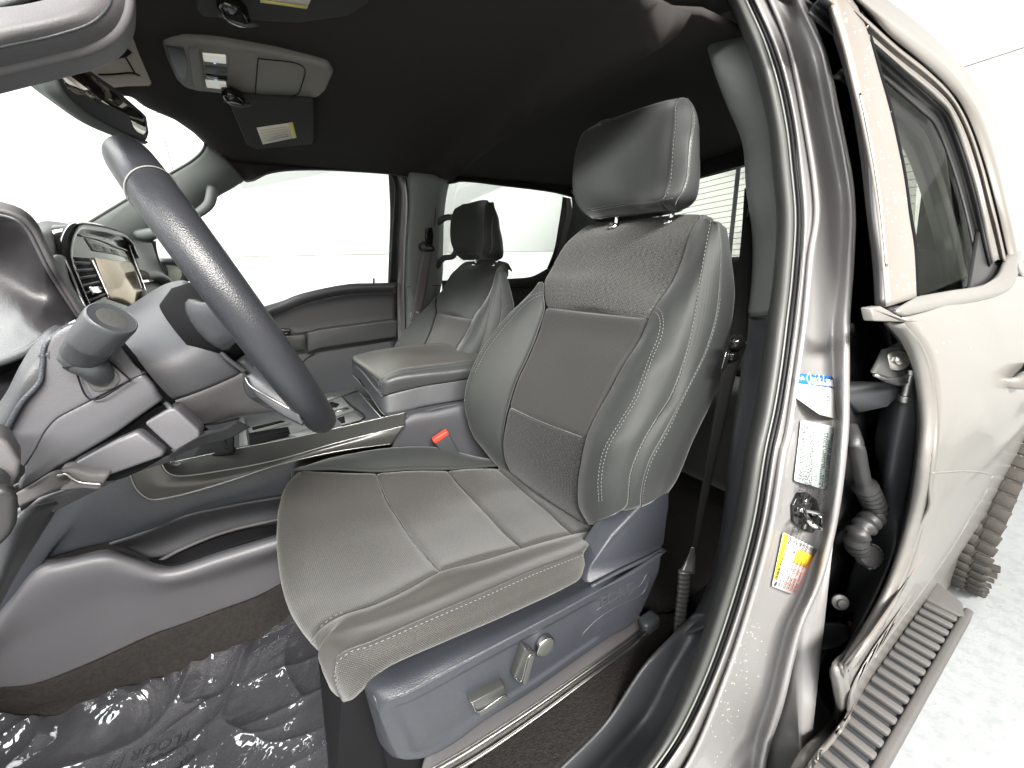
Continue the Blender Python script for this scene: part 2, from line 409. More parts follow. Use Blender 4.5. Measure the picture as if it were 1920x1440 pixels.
def glassmat(name, tint, refl=.5):
    m = bpy.data.materials.new(name); m.use_nodes = True; nt = m.node_tree; nt.nodes.clear()
    o = nt.nodes.new('ShaderNodeOutputMaterial'); t = nt.nodes.new('ShaderNodeBsdfTransparent'); g = nt.nodes.new('ShaderNodeBsdfGlossy'); f = nt.nodes.new('ShaderNodeFresnel'); x = nt.nodes.new('ShaderNodeMixShader')
    t.inputs[0].default_value = (*tint, 1); g.inputs['Roughness'].default_value = .01; f.inputs[0].default_value = 1.45
    mu = nt.nodes.new('ShaderNodeMath'); mu.operation = 'MULTIPLY'; mu.inputs[1].default_value = refl; nt.links.new(f.outputs[0], mu.inputs[0])
    nt.links.new(mu.outputs[0], x.inputs[0]); nt.links.new(t.outputs[0], x.inputs[1]); nt.links.new(g.outputs[0], x.inputs[2]); nt.links.new(x.outputs[0], o.inputs[0])
    return m
M['glass'] = glassmat('window_glass', (.93, .96, .94))
M['glass_rear'] = glassmat('tinted_glass', (.80, .82, .78), .25)
def filmmat():
    m = bpy.data.materials.new('clear_film'); m.use_nodes = True; nt = m.node_tree; nt.nodes.clear(); N = nt.nodes; L = nt.links
    o = N.new('ShaderNodeOutputMaterial'); t = N.new('ShaderNodeBsdfTransparent'); g = N.new('ShaderNodeBsdfGlossy'); f = N.new('ShaderNodeFresnel'); x = N.new('ShaderNodeMixShader')
    d = N.new('ShaderNodeBsdfDiffuse'); x2 = N.new('ShaderNodeMixShader'); d.inputs[0].default_value = (.4, .4, .45, 1); x2.inputs[0].default_value = .07
    t.inputs[0].default_value = (.78, .78, .82, 1); g.inputs['Roughness'].default_value = .09; f.inputs[0].default_value = 1.75
    tc = N.new('ShaderNodeTexCoord'); nz = N.new('ShaderNodeTexNoise'); nz.inputs['Scale'].default_value = 6; nz.inputs['Detail'].default_value = 3; nz.inputs['Distortion'].default_value = 1.4
    L.new(tc.outputs['Object'], nz.inputs['Vector']); b = N.new('ShaderNodeBump'); b.inputs['Distance'].default_value = .02; L.new(nz.outputs['Fac'], b.inputs['Height'])
    L.new(b.outputs[0], g.inputs['Normal']); L.new(b.outputs[0], f.inputs['Normal'])
    L.new(t.outputs[0], x2.inputs[1]); L.new(d.outputs[0], x2.inputs[2])
    L.new(f.outputs[0], x.inputs[0]); L.new(x2.outputs[0], x.inputs[1]); L.new(g.outputs[0], x.inputs[2]); L.new(x.outputs[0], o.inputs[0])
    return m
M['film'] = filmmat()
def floormat():
    m = mat('epoxy_floor', (.72, .75, .76), .35, bump=[('noise', 60, .002)]); nt = m.node_tree; b = nt.nodes['Principled BSDF']; tc = nt.nodes['Texture Coordinate']
    v = nt.nodes.new('ShaderNodeTexVoronoi'); v.inputs['Scale'].default_value = 45; nt.links.new(tc.outputs['Object'], v.inputs['Vector'])
    n2 = nt.nodes.new('ShaderNodeTexNoise'); n2.inputs['Scale'].default_value = 22; n2.inputs['Detail'].default_value = 6; nt.links.new(tc.outputs['Object'], n2.inputs['Vector'])
    cr = nt.nodes.new('ShaderNodeValToRGB'); cr.color_ramp.elements[0].position = .36; cr.color_ramp.elements[0].color = (.31, .33, .34, 1); cr.color_ramp.elements[1].position = .55; cr.color_ramp.elements[1].color = (.36, .38, .39, 1)
    nt.links.new(n2.outputs['Fac'], cr.inputs['Fac']); nt.links.new(cr.outputs['Color'], b.inputs['Base Color'])
    return m
M['floor'] = floormat()
M['wall'] = mat('white_wall_panel', (.78, .79, .78), .5, bump=[('noise', 15, .002)], vary=(1.5, .03))
M['wall_warm'] = mat('cream_wall', (.70, .62, .52), .6, vary=(1.5, .04))

# =================================================================== the service bay
def plane(name, pts, m):
    return structure(meshobj(name, [Vector(p) for p in pts], [tuple(range(len(pts)))], m, None, False))
plane('floor', [(-12, -8, 0), (16, -8, 0), (16, 12, 0), (-12, 12, 0)], M['floor'])
# walls are built of sheet panels with narrow joints
def panel_wall(name, o0, ux, n_, wd, rows, m, back):
    wl = structure(prism(name, [o0, Vector(o0)+Vector(ux)*wd*n_, Vector(o0)+Vector(ux)*wd*n_+W(0, 0, rows[-1]), Vector(o0)+W(0, 0, rows[-1])], M['hem'], None, back, 0))
    inn = -Vector(back).normalized()
    me = None
    for i in range(n_):
        for a, b in zip(rows, rows[1:]):
            q = Vector(o0)+Vector(ux)*(wd*i)+inn*.002
            if me is None or me[0] != b-a:
                u = Vector(ux)*(wd-.006); hh = W(0, 0, b-a-.006)
                ob = prism('panel', [W(0, 0, 0), u, u+hh, hh], m, wl, inn*.01, .002, 1)
                me = (b-a, ob.data); ob.location = q+W(0, 0, a)
            else:
                ob = bpy.data.objects.new('panel', me[1]); col.objects.link(ob); attach(ob, wl); ob.location = q+W(0, 0, a)
panel_wall('wall_beyond_passenger_side', (-8, 5, 0), (1, 0, 0), 7, 2.44, [0, 1.76, 4.2], M['wall'], (0, .1, 0))
panel_wall('wall_behind_truck', (4.6, -5.2, 0), (0, 1, 0), 5, 2.44, [0, 2.72, 4.4], M['wall'], (.1, 0, 0))
panel_wall('wall_ahead_of_truck', (-4.2, -5.2, 0), (0, 1, 0), 5, 2.44, [0, 2.2, 4.4], M['wall'], (-.1, 0, 0))
panel_wall('wall_behind_camera', (-8, -5, 0), (1, 0, 0), 6, 2.44, [0, 2.0, 4.2], M['wall_warm'], (0, -.1, 0))

# =================================================================== cab body (driver side)
truck = thing('pickup_truck', 'grey crew-cab pickup truck body whose open front doorway frames the dark interior', 'truck', (1, 1, 0))
LA = [(1312, -60), (1316, 0), (1326, 60), (1345, 130), (1370, 200), (1397, 267), (1405, 360), (1416, 440), (1413, 535), (1404, 593)]
LA2 = [(1404, 595), (1396, 705), (1380, 805), (1357, 1005), (1330, 1105), (1292, 1180), (1250, 1222), (1206, 1262), (1138, 1351), (1049, 1440), (900, 1575)]
LB = [(1372, -60), (1392, 30), (1410, 100), (1428, 200), (1441, 290), (1450, 380), (1448, 477), (1439, 590)]
LB2 = [(1439, 594), (1433, 671), (1428, 780), (1395, 1005), (1355, 1130), (1320, 1205), (1282, 1267), (1233, 1360), (1167, 1440), (1050, 1575)]
L3 = [(1380, -60), (1408, 0), (1445, 84), (1467, 155), (1484, 239), (1492, 309), (1500, 405), (1494, 516), (1484, 606), (1474, 687), (1461, 767), (1444, 845), (1422, 978), (1387, 1111), (1333, 1267), (1280, 1378), (1238, 1440), (1110, 1600)]
L4 = [(1410, -60), (1439, 0), (1473, 84), (1490, 155), (1498, 197), (1521, 338), (1525, 405), (1514, 477), (1502, 600), (1487, 703), (1470, 816), (1462, 844), (1440, 978), (1400, 1133), (1347, 1289), (1280, 1440), (1160, 1600)]
L5 = [(1490, -60), (1507, 0), (1549, 98), (1571, 197), (1588, 281), (1599, 340), (1604, 400), (1601, 493), (1593, 606), (1592, 703), (1591, 800), (1582, 889), (1564, 1000), (1538, 1098), (1507, 1169), (1467, 1324), (1442, 1400), (1425, 1480), (1380, 1600)]
def Cs(L, off): return C(L, off, 's')
def off(L, dx, dy=0): return [(a+dx, b+dy) for a, b in L]
L3i = off(L3, -9)
M['bead'] = mat('bead_rubber', (.16, .165, .16), .4)
# the side frame: flange with rolled inner and outer borders
L4b = off(L4, 20); L5b = off(L5, -24); L5c = off(L5, -8)
flange = patch('door_frame', [Cs(L4, .088), Cs(off(L4, 8), .080), Cs(L4b, .094), Cs(L5b, .088), Cs(L5c, .066), Cs(L5, .074), [p+W(.02, .06, 0) for p in Cs(L5, .09)]], M['paint'], truck, nu=120, nv=48, th=.004)
patch('door_frame', [Cs(off(L3, 3), .098), Cs(off(L3, 10), .088), Cs(off(L4, -4), .091), Cs(L4, .089)], M['paint'], truck, nu=110, nv=12, th=.003)
# weatherstrip: fat rubber bulb with a narrow lip beside it
patch('weatherstrip', [Cs(off(L3, -46), .150), Cs(off(L3, -36), .118), Cs(off(L3, -22), .104), Cs(L3i, .100), Cs(off(L3, -4), .108)], M['rubber_grey'], truck, nu=120, nv=22, th=.004)
tube('weatherstrip_lip', Cs(off(L3, -1), .100), .0028, M['rubber'], truck, n=120, seg=8)
tube('trim_bead', Cs(off(L3, -9), .098), .0012, M['bead'], truck, n=120, seg=6)
# pillar trim, upper and lower piece with a joint between them
def mids(A, B, t): return [tuple(a_+(b_-a_)*t for a_, b_ in zip(a, b)) for a, b in zip([(q.x, q.y) for q in catmull([W(*a, 0) for a in A], 18)], [(q.x, q.y) for q in catmull([W(*b, 0) for b in B], 18)])]
L3up = [p for p in L3 if p[1] < 560]+[(1489, 590)]; L3lo = [(1489, 594)]+[p for p in L3 if p[1] > 600]
patch('pillar_trim', [Cs(off(LA, -6), .25), Cs(LA, .215), Cs(LB, .152), Cs(off(L3up, -34), .118)], M['pillar_light'], truck, nu=70, nv=26, tuck=(0, .004, 0, 0), tw=.008)
SA = [(1300, 1150), (1262, 1190), (1211, 1244), (1138, 1351), (1049, 1440), (900, 1575)]; SB = [(1345, 1150), (1325, 1192), (1282, 1267), (1233, 1360), (1167, 1440), (1040, 1575)]
SM = [(1320, 1150), (1300, 1192), (1255, 1262), (1200, 1355), (1125, 1440), (990, 1575)]; SC = [(1364, 1150), (1346, 1200), (1305, 1280), (1254, 1378), (1206, 1440), (1082, 1575)]
patch('sill_plate', [[p+W(0, .01, -.05) for p in Cs(SA, .23)], Cs(SA, .225), Cs(SM, .20), Cs(SB, .172), Cs(off(SB, 10, 2), .160), Cs(SC, .125)], M['sill'], truck, nu=70, nv=40)
LA2 = LA2[:4]+[(1333, 1100), (1308, 1150), (1270, 1195)]; LB2 = LB2[:5]+[(1334, 1170)]; L3lo = [p for p in L3lo if p[1] < 1120]+[(1374, 1150), (1362, 1185)]
patch('pillar_trim', [Cs(off(LA2, -8), .26), Cs(LA2, .225), Cs(LB2, .165), Cs(off(L3lo, -34), .118)], M['sill'], truck, nu=90, nv=26, tuck=(.004, 0, 0, 0), tw=.008)  # darker plastic here: the unlit look of the lower trim is in the colour
# ribbed foot of the sill plate
# ---- rear door, standing slightly open
rdoor = thing('rear_door', 'pale beige-grey rear door with small window, ajar behind the pillar', 'door', (1.4, .13, .5))
L6 = [(1520, -60), (1537, 0), (1563, 70), (1591, 169), (1611, 281), (1625, 405), (1636, 500), (1640, 574)]
L7 = [(1545, -60), (1563, 0), (1588, 79), (1608, 160), (1625, 233), (1642, 323), (1653, 405), (1662, 500), (1668, 574)]
L8 = [(1580, -60), (1605, 0), (1628, 56), (1650, 132), (1670, 202), (1684, 262), (1698, 332), (1708, 405), (1717, 460), (1722, 556)]
patch('frame_seal', [Cs(off(L6, 0), .03), Cs(off(L6, 9), .012), Cs(off(L7, -6), .006), Cs(L7, .004)], M['rubber'], rdoor, nu=50, nv=14)
tube('bright_edge', Cs([(1612, 175)]+[p for p in L7 if p[1] > 200 and p[1] < 560], .000), .0016, M['satin'], rdoor, n=50, seg=8)
patch('door_pillar', [Cs(L7, .002), Cs(mids(L7, L8, .5), -.001), Cs(L8, .002)], M['paint_post_reflect'], rdoor, nu=60, nv=14, tuck=(0, 0, .003, .003), tw=.008)
# outer cheek of the pillar: side wall of frame going inward
patch('door_pillar', [Cs(L8, .003), [p+W(.012, .04, 0) for p in Cs(L8, .003)]], M['black'], rdoor, nu=50, nv=4)
# window frame above and behind the glass: nested bands
B0 = [(1560, -75), (1641, 0), (1703, 48), (1774, 112), (1816, 163), (1846, 214), (1874, 295), (1900, 395), (1913, 457), (1922, 520)]
B1 = [(1545, -65), (1622, 10), (1690, 70), (1752, 118), (1800, 172), (1832, 226), (1858, 300), (1882, 395), (1896, 450), (1904, 500)]
B2 = [(1535, -50), (1614, 22), (1680, 84), (1742, 134), (1788, 182), (1816, 232), (1842, 305), (1866, 395), (1878, 445), (1888, 490)]
B3 = [(1535, -30), (1624, 60), (1680, 110), (1735, 153), (1778, 192), (1805, 240), (1829, 310), (1850, 395), (1864, 450), (1872, 486)]
B4 = [(1535, 0), (1632, 84), (1689, 135), (1743, 183), (1774, 214), (1796, 267), (1819, 338), (1836, 405), (1846, 455), (1856, 496)]
patch('roof_rail', [Cs(off(B0, 12, -10), .04), Cs(B0, .012), Cs(B1, -.004), Cs(mids(B1, B2, .6), .004)], M['paint_door_reflect'], rdoor, nu=80, nv=20, toward=(0, -3, 1))
patch('frame_seal', [Cs(B1, .004), Cs(mids(B1, B2, .5), .014), Cs(B2, .012)], M['rubber'], rdoor, nu=70, nv=8)
patch('window_frame', [Cs(B2, .008), Cs(mids(B2, B3, .3), .0), Cs(mids(B2, B3, .7), .008), Cs(B3, .004)], M['paint_post_reflect'], rdoor, nu=80, nv=16)
patch('window_frame', [Cs(B3, .010), Cs(mids(B3, B4, .35), .003), Cs(mids(B3, B4, .7), .008), Cs(B4, .014)], M['hem'], rdoor, nu=80, nv=14)
patch('glass_run', [Cs(B4, .012), Cs(off(B4, -8, 10), .022), Cs(off(B4, -16, 22), .024)], M['rubber'], rdoor, nu=60, nv=10)
# glass
gl = [S(1600, -20, .03), S(1850, 260, .03), S(1860, 500, .03), S(1722, 560, .03), S(1690, 300, .03)]
prism('pane', gl, M['glass_rear'], rdoor, (0, .004, 0), 0)
# inner face of the frame seen through the glass: dark pillar trims
B4k = B4; B4 = B4[1:]; Bi1 = off(B4, -34, 34); Bi2 = off(B4, -80, 66)
patch('inner_trim', [Cs(off(B4, -6, 6), .05), Cs(Bi1, .07)], M['black'], rdoor, nu=50, nv=6)
patch('inner_trim', [Cs(Bi1, .09), Cs(mids(Bi1, Bi2, .5), .075), Cs(Bi2, .13)], M['plastic_dark'], rdoor, nu=50, nv=14)
prism('corner_seal', [S(a, b, .016) for a, b in [(1838, 430), (1866, 420), (1884, 440), (1896, 470), (1888, 500), (1870, 524), (1846, 536), (1820, 540), (1826, 500)]], M['rubber'], rdoor, (0, .006, 0), .001)
# belt moulding
patch('belt_moulding', [Cs([(1722, 553), (1780, 543), (1849, 530), (1873, 512), (1886, 485), (1898, 462)], .004), Cs([(1680, 584), (1760, 568), (1840, 552), (1884, 535), (1900, 505), (1906, 470)], -.006), Cs([(1697, 596), (1784, 577), (1872, 556), (1898, 540), (1912, 510), (1918, 470)], .0)], M['hem'], rdoor, nu=40, nv=12, tuck=(.0, 0, .003, .003), tw=.006)
prism('mirror_cap_bracket', [S(1634, 577, -.0), S(1652, 574, -.0), S(1700, 600, -.004), S(1740, 602, -.002), S(1694, 604, .0), S(1640, 602, .0)], M['hem'], rdoor, (0, .012, 0), .002)
box('corner_plug', S(1676, 585, .004), (.03, .012, .016), M['rubber'], rdoor)
# skin
L10 = [(1694, 604), (1722, 640), (1742, 687), (1753, 751), (1756, 800), (1750, 867), (1729, 978), (1684, 1111), (1604, 1244), (1588, 1249), (1593, 1307), (1591, 1351), (1529, 1418), (1500, 1470)]
def skin_curve(x, zs): return [W(x, interp(z, SIDE)+dy, z) for z, dy in zs]
# skin outline: front edge follows L10, rear edge at x = 1.95 (beyond the picture)
front = Cs(L10, 0)
rear = [W(2.05, interp(p.z, SIDE), p.z) for p in front]
def warp(p, u, v, n_):
    # pressed crease that runs along the lower door, and a flare above the wheel
    zc = 1.0-.10*(p.x-.85); d = (p.z-zc)/.03
    p = p+W(0, -.006*math.exp(-d*d), 0)
    return p
top_rear = [S(1697, 597), W(1.0, 0, 0)]
L11 = [(1960, 470), (1975, 560), (1985, 700), (1975, 800), (1925, 856), (1889, 900), (1858, 969), (1782, 1098), (1660, 1270), (1610, 1345), (1547, 1431), (1500, 1500)]
Lc = [(1800, 560), (1840, 640), (1868, 760), (1866, 860), (1855, 900), (1830, 950), (1796, 1010), (1730, 1106), (1650, 1215), (1618, 1270), (1600, 1330), (1530, 1424), (1490, 1485)]
front = Cs([(1692, 596)]+L10[1:], 0)
skin = patch('door_skin', [front, Cs(mids(L10, Lc, .5), -.004), Cs(Lc, -.002), Cs(mids(Lc, L11, .5), .004), Cs(L11, .02)], M['paint_door_reflect'], rdoor, nu=110, nv=50, fn=warp)
cord('pressed_crease', [(1744, 887), (1768, 885), (1800, 883), (1836, 885), (1860, 890)], [skin], .0022, M['hem'], rdoor)
cord('pressed_crease', [(1861, 892), (1850, 920), (1822, 965), (1790, 1020), (1720, 1120), (1665, 1195), (1640, 1232)], [skin], .0018, M['hem'], rdoor)
L10h = L10
tube('door_hem', Cs(off(L10, -2), .006), .0042, M['hem'], rdoor, n=120, seg=10)
patch('door_hem', [Cs(off(L10, 0), .002), Cs(off(L10, -10), .006), Cs(off(L10, -22), .012), Cs(off(L10, -26), .03)], M['hem'], rdoor, nu=110, nv=14)
tube('door_seal', Cs(off(L10[:9], -30), .03), .005, M['rubber'], rdoor, n=70, seg=8)
# door handle at the frame edge
hb = S(1912, 712, -.012)
tube('door_handle', [hb+W(-.055, .022, 0), hb+W(-.045, .004, 0), hb+W(-.01, -.008, 0), hb+W(.06, -.010, 0), hb+W(.14, -.004, 0), hb+W(.18, .015, 0)], [.010, .019, .023, .023, .021, .010], M['paint_door_reflect'], rdoor, n=40, seg=20, flat=.55, nrm=(0, 1, 0))
if 0: patch('handle_recess', [[hb+W(-.075, .034, .0), hb+W(0, .034, .045), hb+W(.1, .034, .045)], [hb+W(-.06, .02, -.0), hb+W(0, .012, -.0), hb+W(.1, .012, 0)], [hb+W(-.075, .034, -.001), hb+W(0, .034, -.045), hb+W(.1, .034, -.045)]], M['hem'], rdoor, nu=20, nv=14, th=.003, toward=(0, -2, 1))
# ---- dark jamb between pillar and rear door
jr = [(1700, 605), (1722, 687), (1728, 800), (1705, 978), (1660, 1111), (1580, 1240), (1580, 1330), (1515, 1412), (1490, 1470)]
jl = off([p for p in L5 if p[1] > 560], 0)
patch('door_jamb', [Cs([(a-4, b) for a, b in jl], .10), Cs(mids(jl, jr, .5), .16), Cs(jr, .05)], M['rubber'], truck, nu=60, nv=24, th=.003)
patch('door_jamb', [Cs(off(L5[:11], -4), .11), Cs(off(L5[:11], 18), .15), Cs([(1525, -60), (1545, 0), (1570, 70), (1598, 169), (1618, 281), (1632, 405), (1642, 500), (1668, 640), (1700, 760), (1720, 800)], .06)], M['black'], truck, nu=60, nv=10, th=.003)
# inner door shell edge (lighter grey plate) and crumpled pressed shape
patch('jamb_plate', [Cs([(1690, 640), (1712, 700), (1722, 780), (1716, 880), (1692, 985), (1650, 1095), (1588, 1215)], .035), Cs([(1668, 650), (1680, 720), (1682, 800), (1668, 880), (1662, 960), (1640, 1060), (1600, 1150)], .06), Cs([(1650, 660), (1652, 740), (1640, 830), (1650, 900), (1636, 960), (1600, 1060), (1575, 1150)], .10)], M['plastic_dark'], truck, nu=40, nv=16)
# hinges
def hinge(px, py, sc, label, mt):
    h = group_part('door_hinge', rdoor, S(px, py, .09))
    c0 = S(px, py, .09); c1 = S(px+95*sc, py-15*sc, .045)
    prism('hinge_leaf', [S(px-20*sc, py+14*sc, .10), S(px-10*sc, py-14*sc, .10), S(px+70*sc, py-12*sc, .055), S(px+96*sc, py+2*sc, .05), S(px+60*sc, py+34*sc, .06), S(px+10*sc, py+46*sc, .10)], mt, h, (0, .012, -.004), .003)
    lathe('hinge_pin', S(px+92*sc, py+26*sc, .045), (0, 0, 1), [(.006, 0), (.009, .001), (.009, .012), (.006, .013), (.006, .05), (.009, .051), (.009, .06), (.005, .062)], M['steel'] if sc > .9 else mt, h, 16)
    return h
h1 = hinge(1602, 728, 1, 'black upper door hinge with bright bolts beside the blue and white sticker', M['plastic_dark'])
b0 = S(1681, 676, .04)
lathe('washer', b0, MW @ Vector((-.3, 0, -1)), [(.017, 0), (.017, .003), (.010, .004)], M['steel'], h1, 24)
lathe('bolt', b0, MW @ Vector((-.3, 0, -1)), [(.0085, .002), (.0085, .009), (.007, .0105)], M['steel'], h1, 6)
prism('hinge_plate', [S(1640, 700, .05), S(1662, 655, .05), S(1700, 652, .035), S(1722, 690, .03), S(1722, 730, .03), S(1690, 716, .04)], M['rubber_grey'], h1, (0, .008, 0), .003)
for q in (0, 1, 2): tube('spring', [S(1640+10*q, 703+q*5, .045), S(1668+8*q, 712+q*4, .04), S(1716, 700+q*5, .035)], .0028, M['steel'], h1, n=10, seg=8)
h2 = hinge(1525, 1182, .85, 'black lower door hinge below the yellow tyre information label', M['plastic_dark'])
lathe('bolt', S(1574, 1128, .07), MW @ Vector((-.2, 0, -1)), [(.016, 0), (.016, .004), (.009, .006), (.009, .012)], M['rubber_grey'], h2, 20)
lathe('bolt', S(1594, 1168, .07), MW @ Vector((-.2, 0, -1)), [(.007, 0), (.007, .006), (.004, .009)], mat('rusty_bolt', (.35, .13, .04), .6, .5), h2, 6)
# wiring boot
boot = thing('wiring_boot', 'black ribbed rubber wiring boot bridging the pillar and the rear door', 'rubber boot', S(1610, 900, .08))
bc = [S(1592, 800, .10), S(1604, 835, .085), S(1613, 880, .078), S(1619, 905, .075), S(1634, 935, .07), S(1642, 960, .065), S(1622, 985, .065), S(1607, 1005, .068), S(1612, 1040, .07)]
bp = catmull(bc, 90); rr = []
for i in range(90):
    t = i/89; rr.append((.0125 if t < .33 else (.0165+(.0035 if i % 4 < 2 else -.0015))) if t < .93 else .013)
tube('boot_sleeve', bp, rr, M['rubber'], boot, n=90, seg=16)
c0 = S(1625, 1040, .06)
lathe('boot_collar', c0, MW @ Vector((-.1, -.1, -1)), [(.010, .012), (.020, .012), (.024, .004), (.025, 0)], M['rubber'], boot, 30)
for k in range(9):
    a = R(-70+k*20); d = MW @ Vector((math.cos(a), math.sin(a), 0))
    box('collar_tooth', c0+d*.0245+(MW @ Vector((0, 0, -.004))), (.004, .007, .010), M['plastic_dark'], boot, xdir=d, zdir=MW @ Vector((0, 0, -1)), bev=.0008)
# striker
bf = tree_of([flange])
strk = thing('door_striker', 'black door striker loop on its plate between the white label and the yellow one', 'door striker', hit(bf, 1502, 962)[0])
def F(px, py, l=0): return hit(bf, px, py, l, S(px, py, .08-l))[0]
Fn = hit(bf, 1510, 960)[1] or Vector((0, -1, 0))
prism('striker_plate', [F(1492, 922, .001), F(1508, 921, .001), F(1526, 935, .001), F(1533, 960, .001), F(1529, 985, .001), F(1518, 998, .001), F(1498, 992, .001), F(1482, 977, .001), F(1481, 946, .001)], M['gloss'], strk, Fn*.004, .0015)
for a, b in ((1504, 938), (1502, 983)):
    lathe('screw', F(a, b, .005), Fn, [(.0062, 0), (.0062, .0015), (.0045, .003)], M['steel'], strk, 20)
tube('striker_loop', [F(1499, 949, .004), F(1484, 958, .020), F(1470, 964, .036), F(1486, 972, .036), F(1512, 975, .022), F(1527, 966, .012), F(1526, 958, .005)], .0036, M['chrome'], strk, n=40, seg=12)
tube('striker_loop', [F(1490, 952, .006), F(1511, 953, .020), F(1529, 958, .012), F(1530, 963, .006)], .0036, M['chrome'], strk, n=24, seg=12)
# ---- stickers and labels
def label_thing(name, label, corners, m, thick=.0004):
    bl, br, tl, tr = corners
    o = prism(name, [bl, br, tr, tl], m, None, (br-bl).cross(tl-bl).normalized()*thick, 0)
    return o
def fit(c):   # a flat label resting on the flange
    bl, br, tl, tr = [F(a, b, .003) for a, b in c]
    n_ = (tr-tl).cross(bl-tl).normalized(); br = br-n_*((br-tl).dot(n_))
    return bl, br, tl, tr
# blue and white oil sticker
bl, br, tl, tr = fit([(1489, 766), (1557, 786), (1494, 701), (1564, 706)])
bl = tl+(bl-tl); n_ = (br-tl).cross(bl-tl).normalized()
if n_.dot(CAM-bl) < 0: n_ = -n_
T = lambda u, v, h=0: (tl*(1-u)+tr*u)*(1-v)+(bl*(1-u)+br*u)*v+n_*h
stk = thing('oil_sticker', 'blue and white service sticker with 43028 handwritten on it', 'sticker', T(.5, .5))
base = [T(.05, 0), T(.95, 0), T(1, .06), T(1, 1), T(.52, 1.0), T(.0, .70), T(0, .06)]
prism('sticker_sheet', base, M['label'], stk, n_*.0003, 0)
prism('sticker_header', [T(.05, 0, .0005), T(.95, 0, .0005), T(1, .06, .0005), T(1, .28, .0005), T(0, .28, .0005), T(0, .06, .0005)], M['blue'], stk, n_*.0002, 0)
xd = T(1, .2)-T(0, .2); yd = T(.5, 0)-T(.5, 1); wd = xd.length
text('header_text', 'Quick Lane', T(.24, .115, .0008), xd, yd, wd*.155, M['label'], stk, shear=.25, bold=.0002)
text('header_text', 'TIRE & AUTO CENTER', T(.36, .215, .0008), xd, yd, wd*.062, M['label'], stk)
prism('header_emblem', [T(.07, .10, .0008), T(.13, .12, .0008), T(.15, .04, .0008), T(.19, .12, .0008), T(.23, .10, .0008), T(.19, .18, .0008), T(.14, .15, .0008), T(.12, .20, .0008)], M['label'], stk, n_*.0001, 0)
pen = [[(.10, .40), (.06, .52), (.18, .53)], [(.17, .42), (.13, .62)], [(.22, .42), (.30, .43), (.25, .50), (.31, .55), (.27, .62), (.20, .60)],
       [(.46, .45), (.41, .52), (.45, .59), (.52, .55), (.50, .46), (.45, .45)], [(.58, .47), (.66, .44), (.64, .53), (.57, .60), (.68, .60)], [(.82, .43), (.74, .46), (.79, .51), (.83, .57), (.77, .61), (.74, .56), (.84, .45)]]
for s in pen: tube('handwriting', [T(a, b, .0008) for a, b in s], .0005, M['ink_blue'], stk, n=24, seg=5)
# white certification label
bl, br, tl, tr = fit([(1484, 900), (1552, 919), (1497, 787), (1568, 800)])
n_ = (br-tl).cross(bl-tl).normalized()
if n_.dot(CAM-bl) < 0: n_ = -n_
T2 = lambda u, v, h=0: (tl*(1-u)+tr*u)*(1-v)+(bl*(1-u)+br*u)*v+n_*h
cert = thing('certification_label', 'white certification label with barcode and fine sideways print', 'label', T2(.5, .5))
prism('label_sheet', [T2(.03, 0), T2(.97, 0), T2(1, .03), T2(1, .97), T2(.97, 1), T2(.03, 1), T2(0, .97), T2(0, .03)], M['label_green'], cert, n_*.0003, 0)
def bars(T, u0, u1, v0, v1, n, along='v', m=M['ink'], parent=None, nm='barcode', fill=.5):
    V = []; Fc = []
    rg = random.Random(n); s = 0; tot = [rg.uniform(.4, 1.6) for _ in range(2*n)]; k = sum(tot); pos = 0
    for i in range(n):
        a = pos/k; b = (pos+tot[2*i]*fill*2/2)/k; pos += tot[2*i]+tot[2*i+1]
        if along == 'v': q = [(u0, v0+(v1-v0)*a), (u1, v0+(v1-v0)*a), (u1, v0+(v1-v0)*b), (u0, v0+(v1-v0)*b)]
        else: q = [(u0+(u1-u0)*a, v0), (u0+(u1-u0)*b, v0), (u0+(u1-u0)*b, v1), (u0+(u1-u0)*a, v1)]
        bb = len(V); V += [T(x, y, .0006) for x, y in q]; Fc.append((bb, bb+1, bb+2, bb+3))
    return meshobj(nm, V, Fc, m, parent, False)
bars(T2, .50, .60, .10, .92, 34, parent=cert)
xv = T2(.5, 1)-T2(.5, 0); xu = T2(1, .5)-T2(0, .5)
rg = random.Random(3)
for u, body, v0, sz in ((.93, 'MFD. BY FORD MOTOR CO.', .12, .055), (.86, 'DATE: 08/21  GVWR: 7050 LB', .22, .05), (.78, 'FRONT GAWR    REAR GAWR', .12, .055), (.71, '3750LB WITH 275/65R18 TIRES', .12, .05),
                        (.44, 'THIS VEHICLE CONFORMS TO ALL', .2, .048), (.38, 'APPLICABLE FEDERAL MOTOR VEHICLE', .14, .048), (.32, 'SAFETY STANDARDS IN EFFECT ON', .2, .048), (.26, 'THE DATE OF MANUFACTURE SHOWN', .12, .048),
                        (.19, 'EXT PNT: M7   INT TR   TP/PS   R', .08, .055), (.12, 'WB  BRK  AXLE  TAPE  SPR', .06, .055), (.06, '145  7   19   AD   CC', .08, .055)):
    text('small_print', body, T2(u, v0, .0007), xv, xu, xu.length*sz*1.5, M['ink'], cert, .00005)
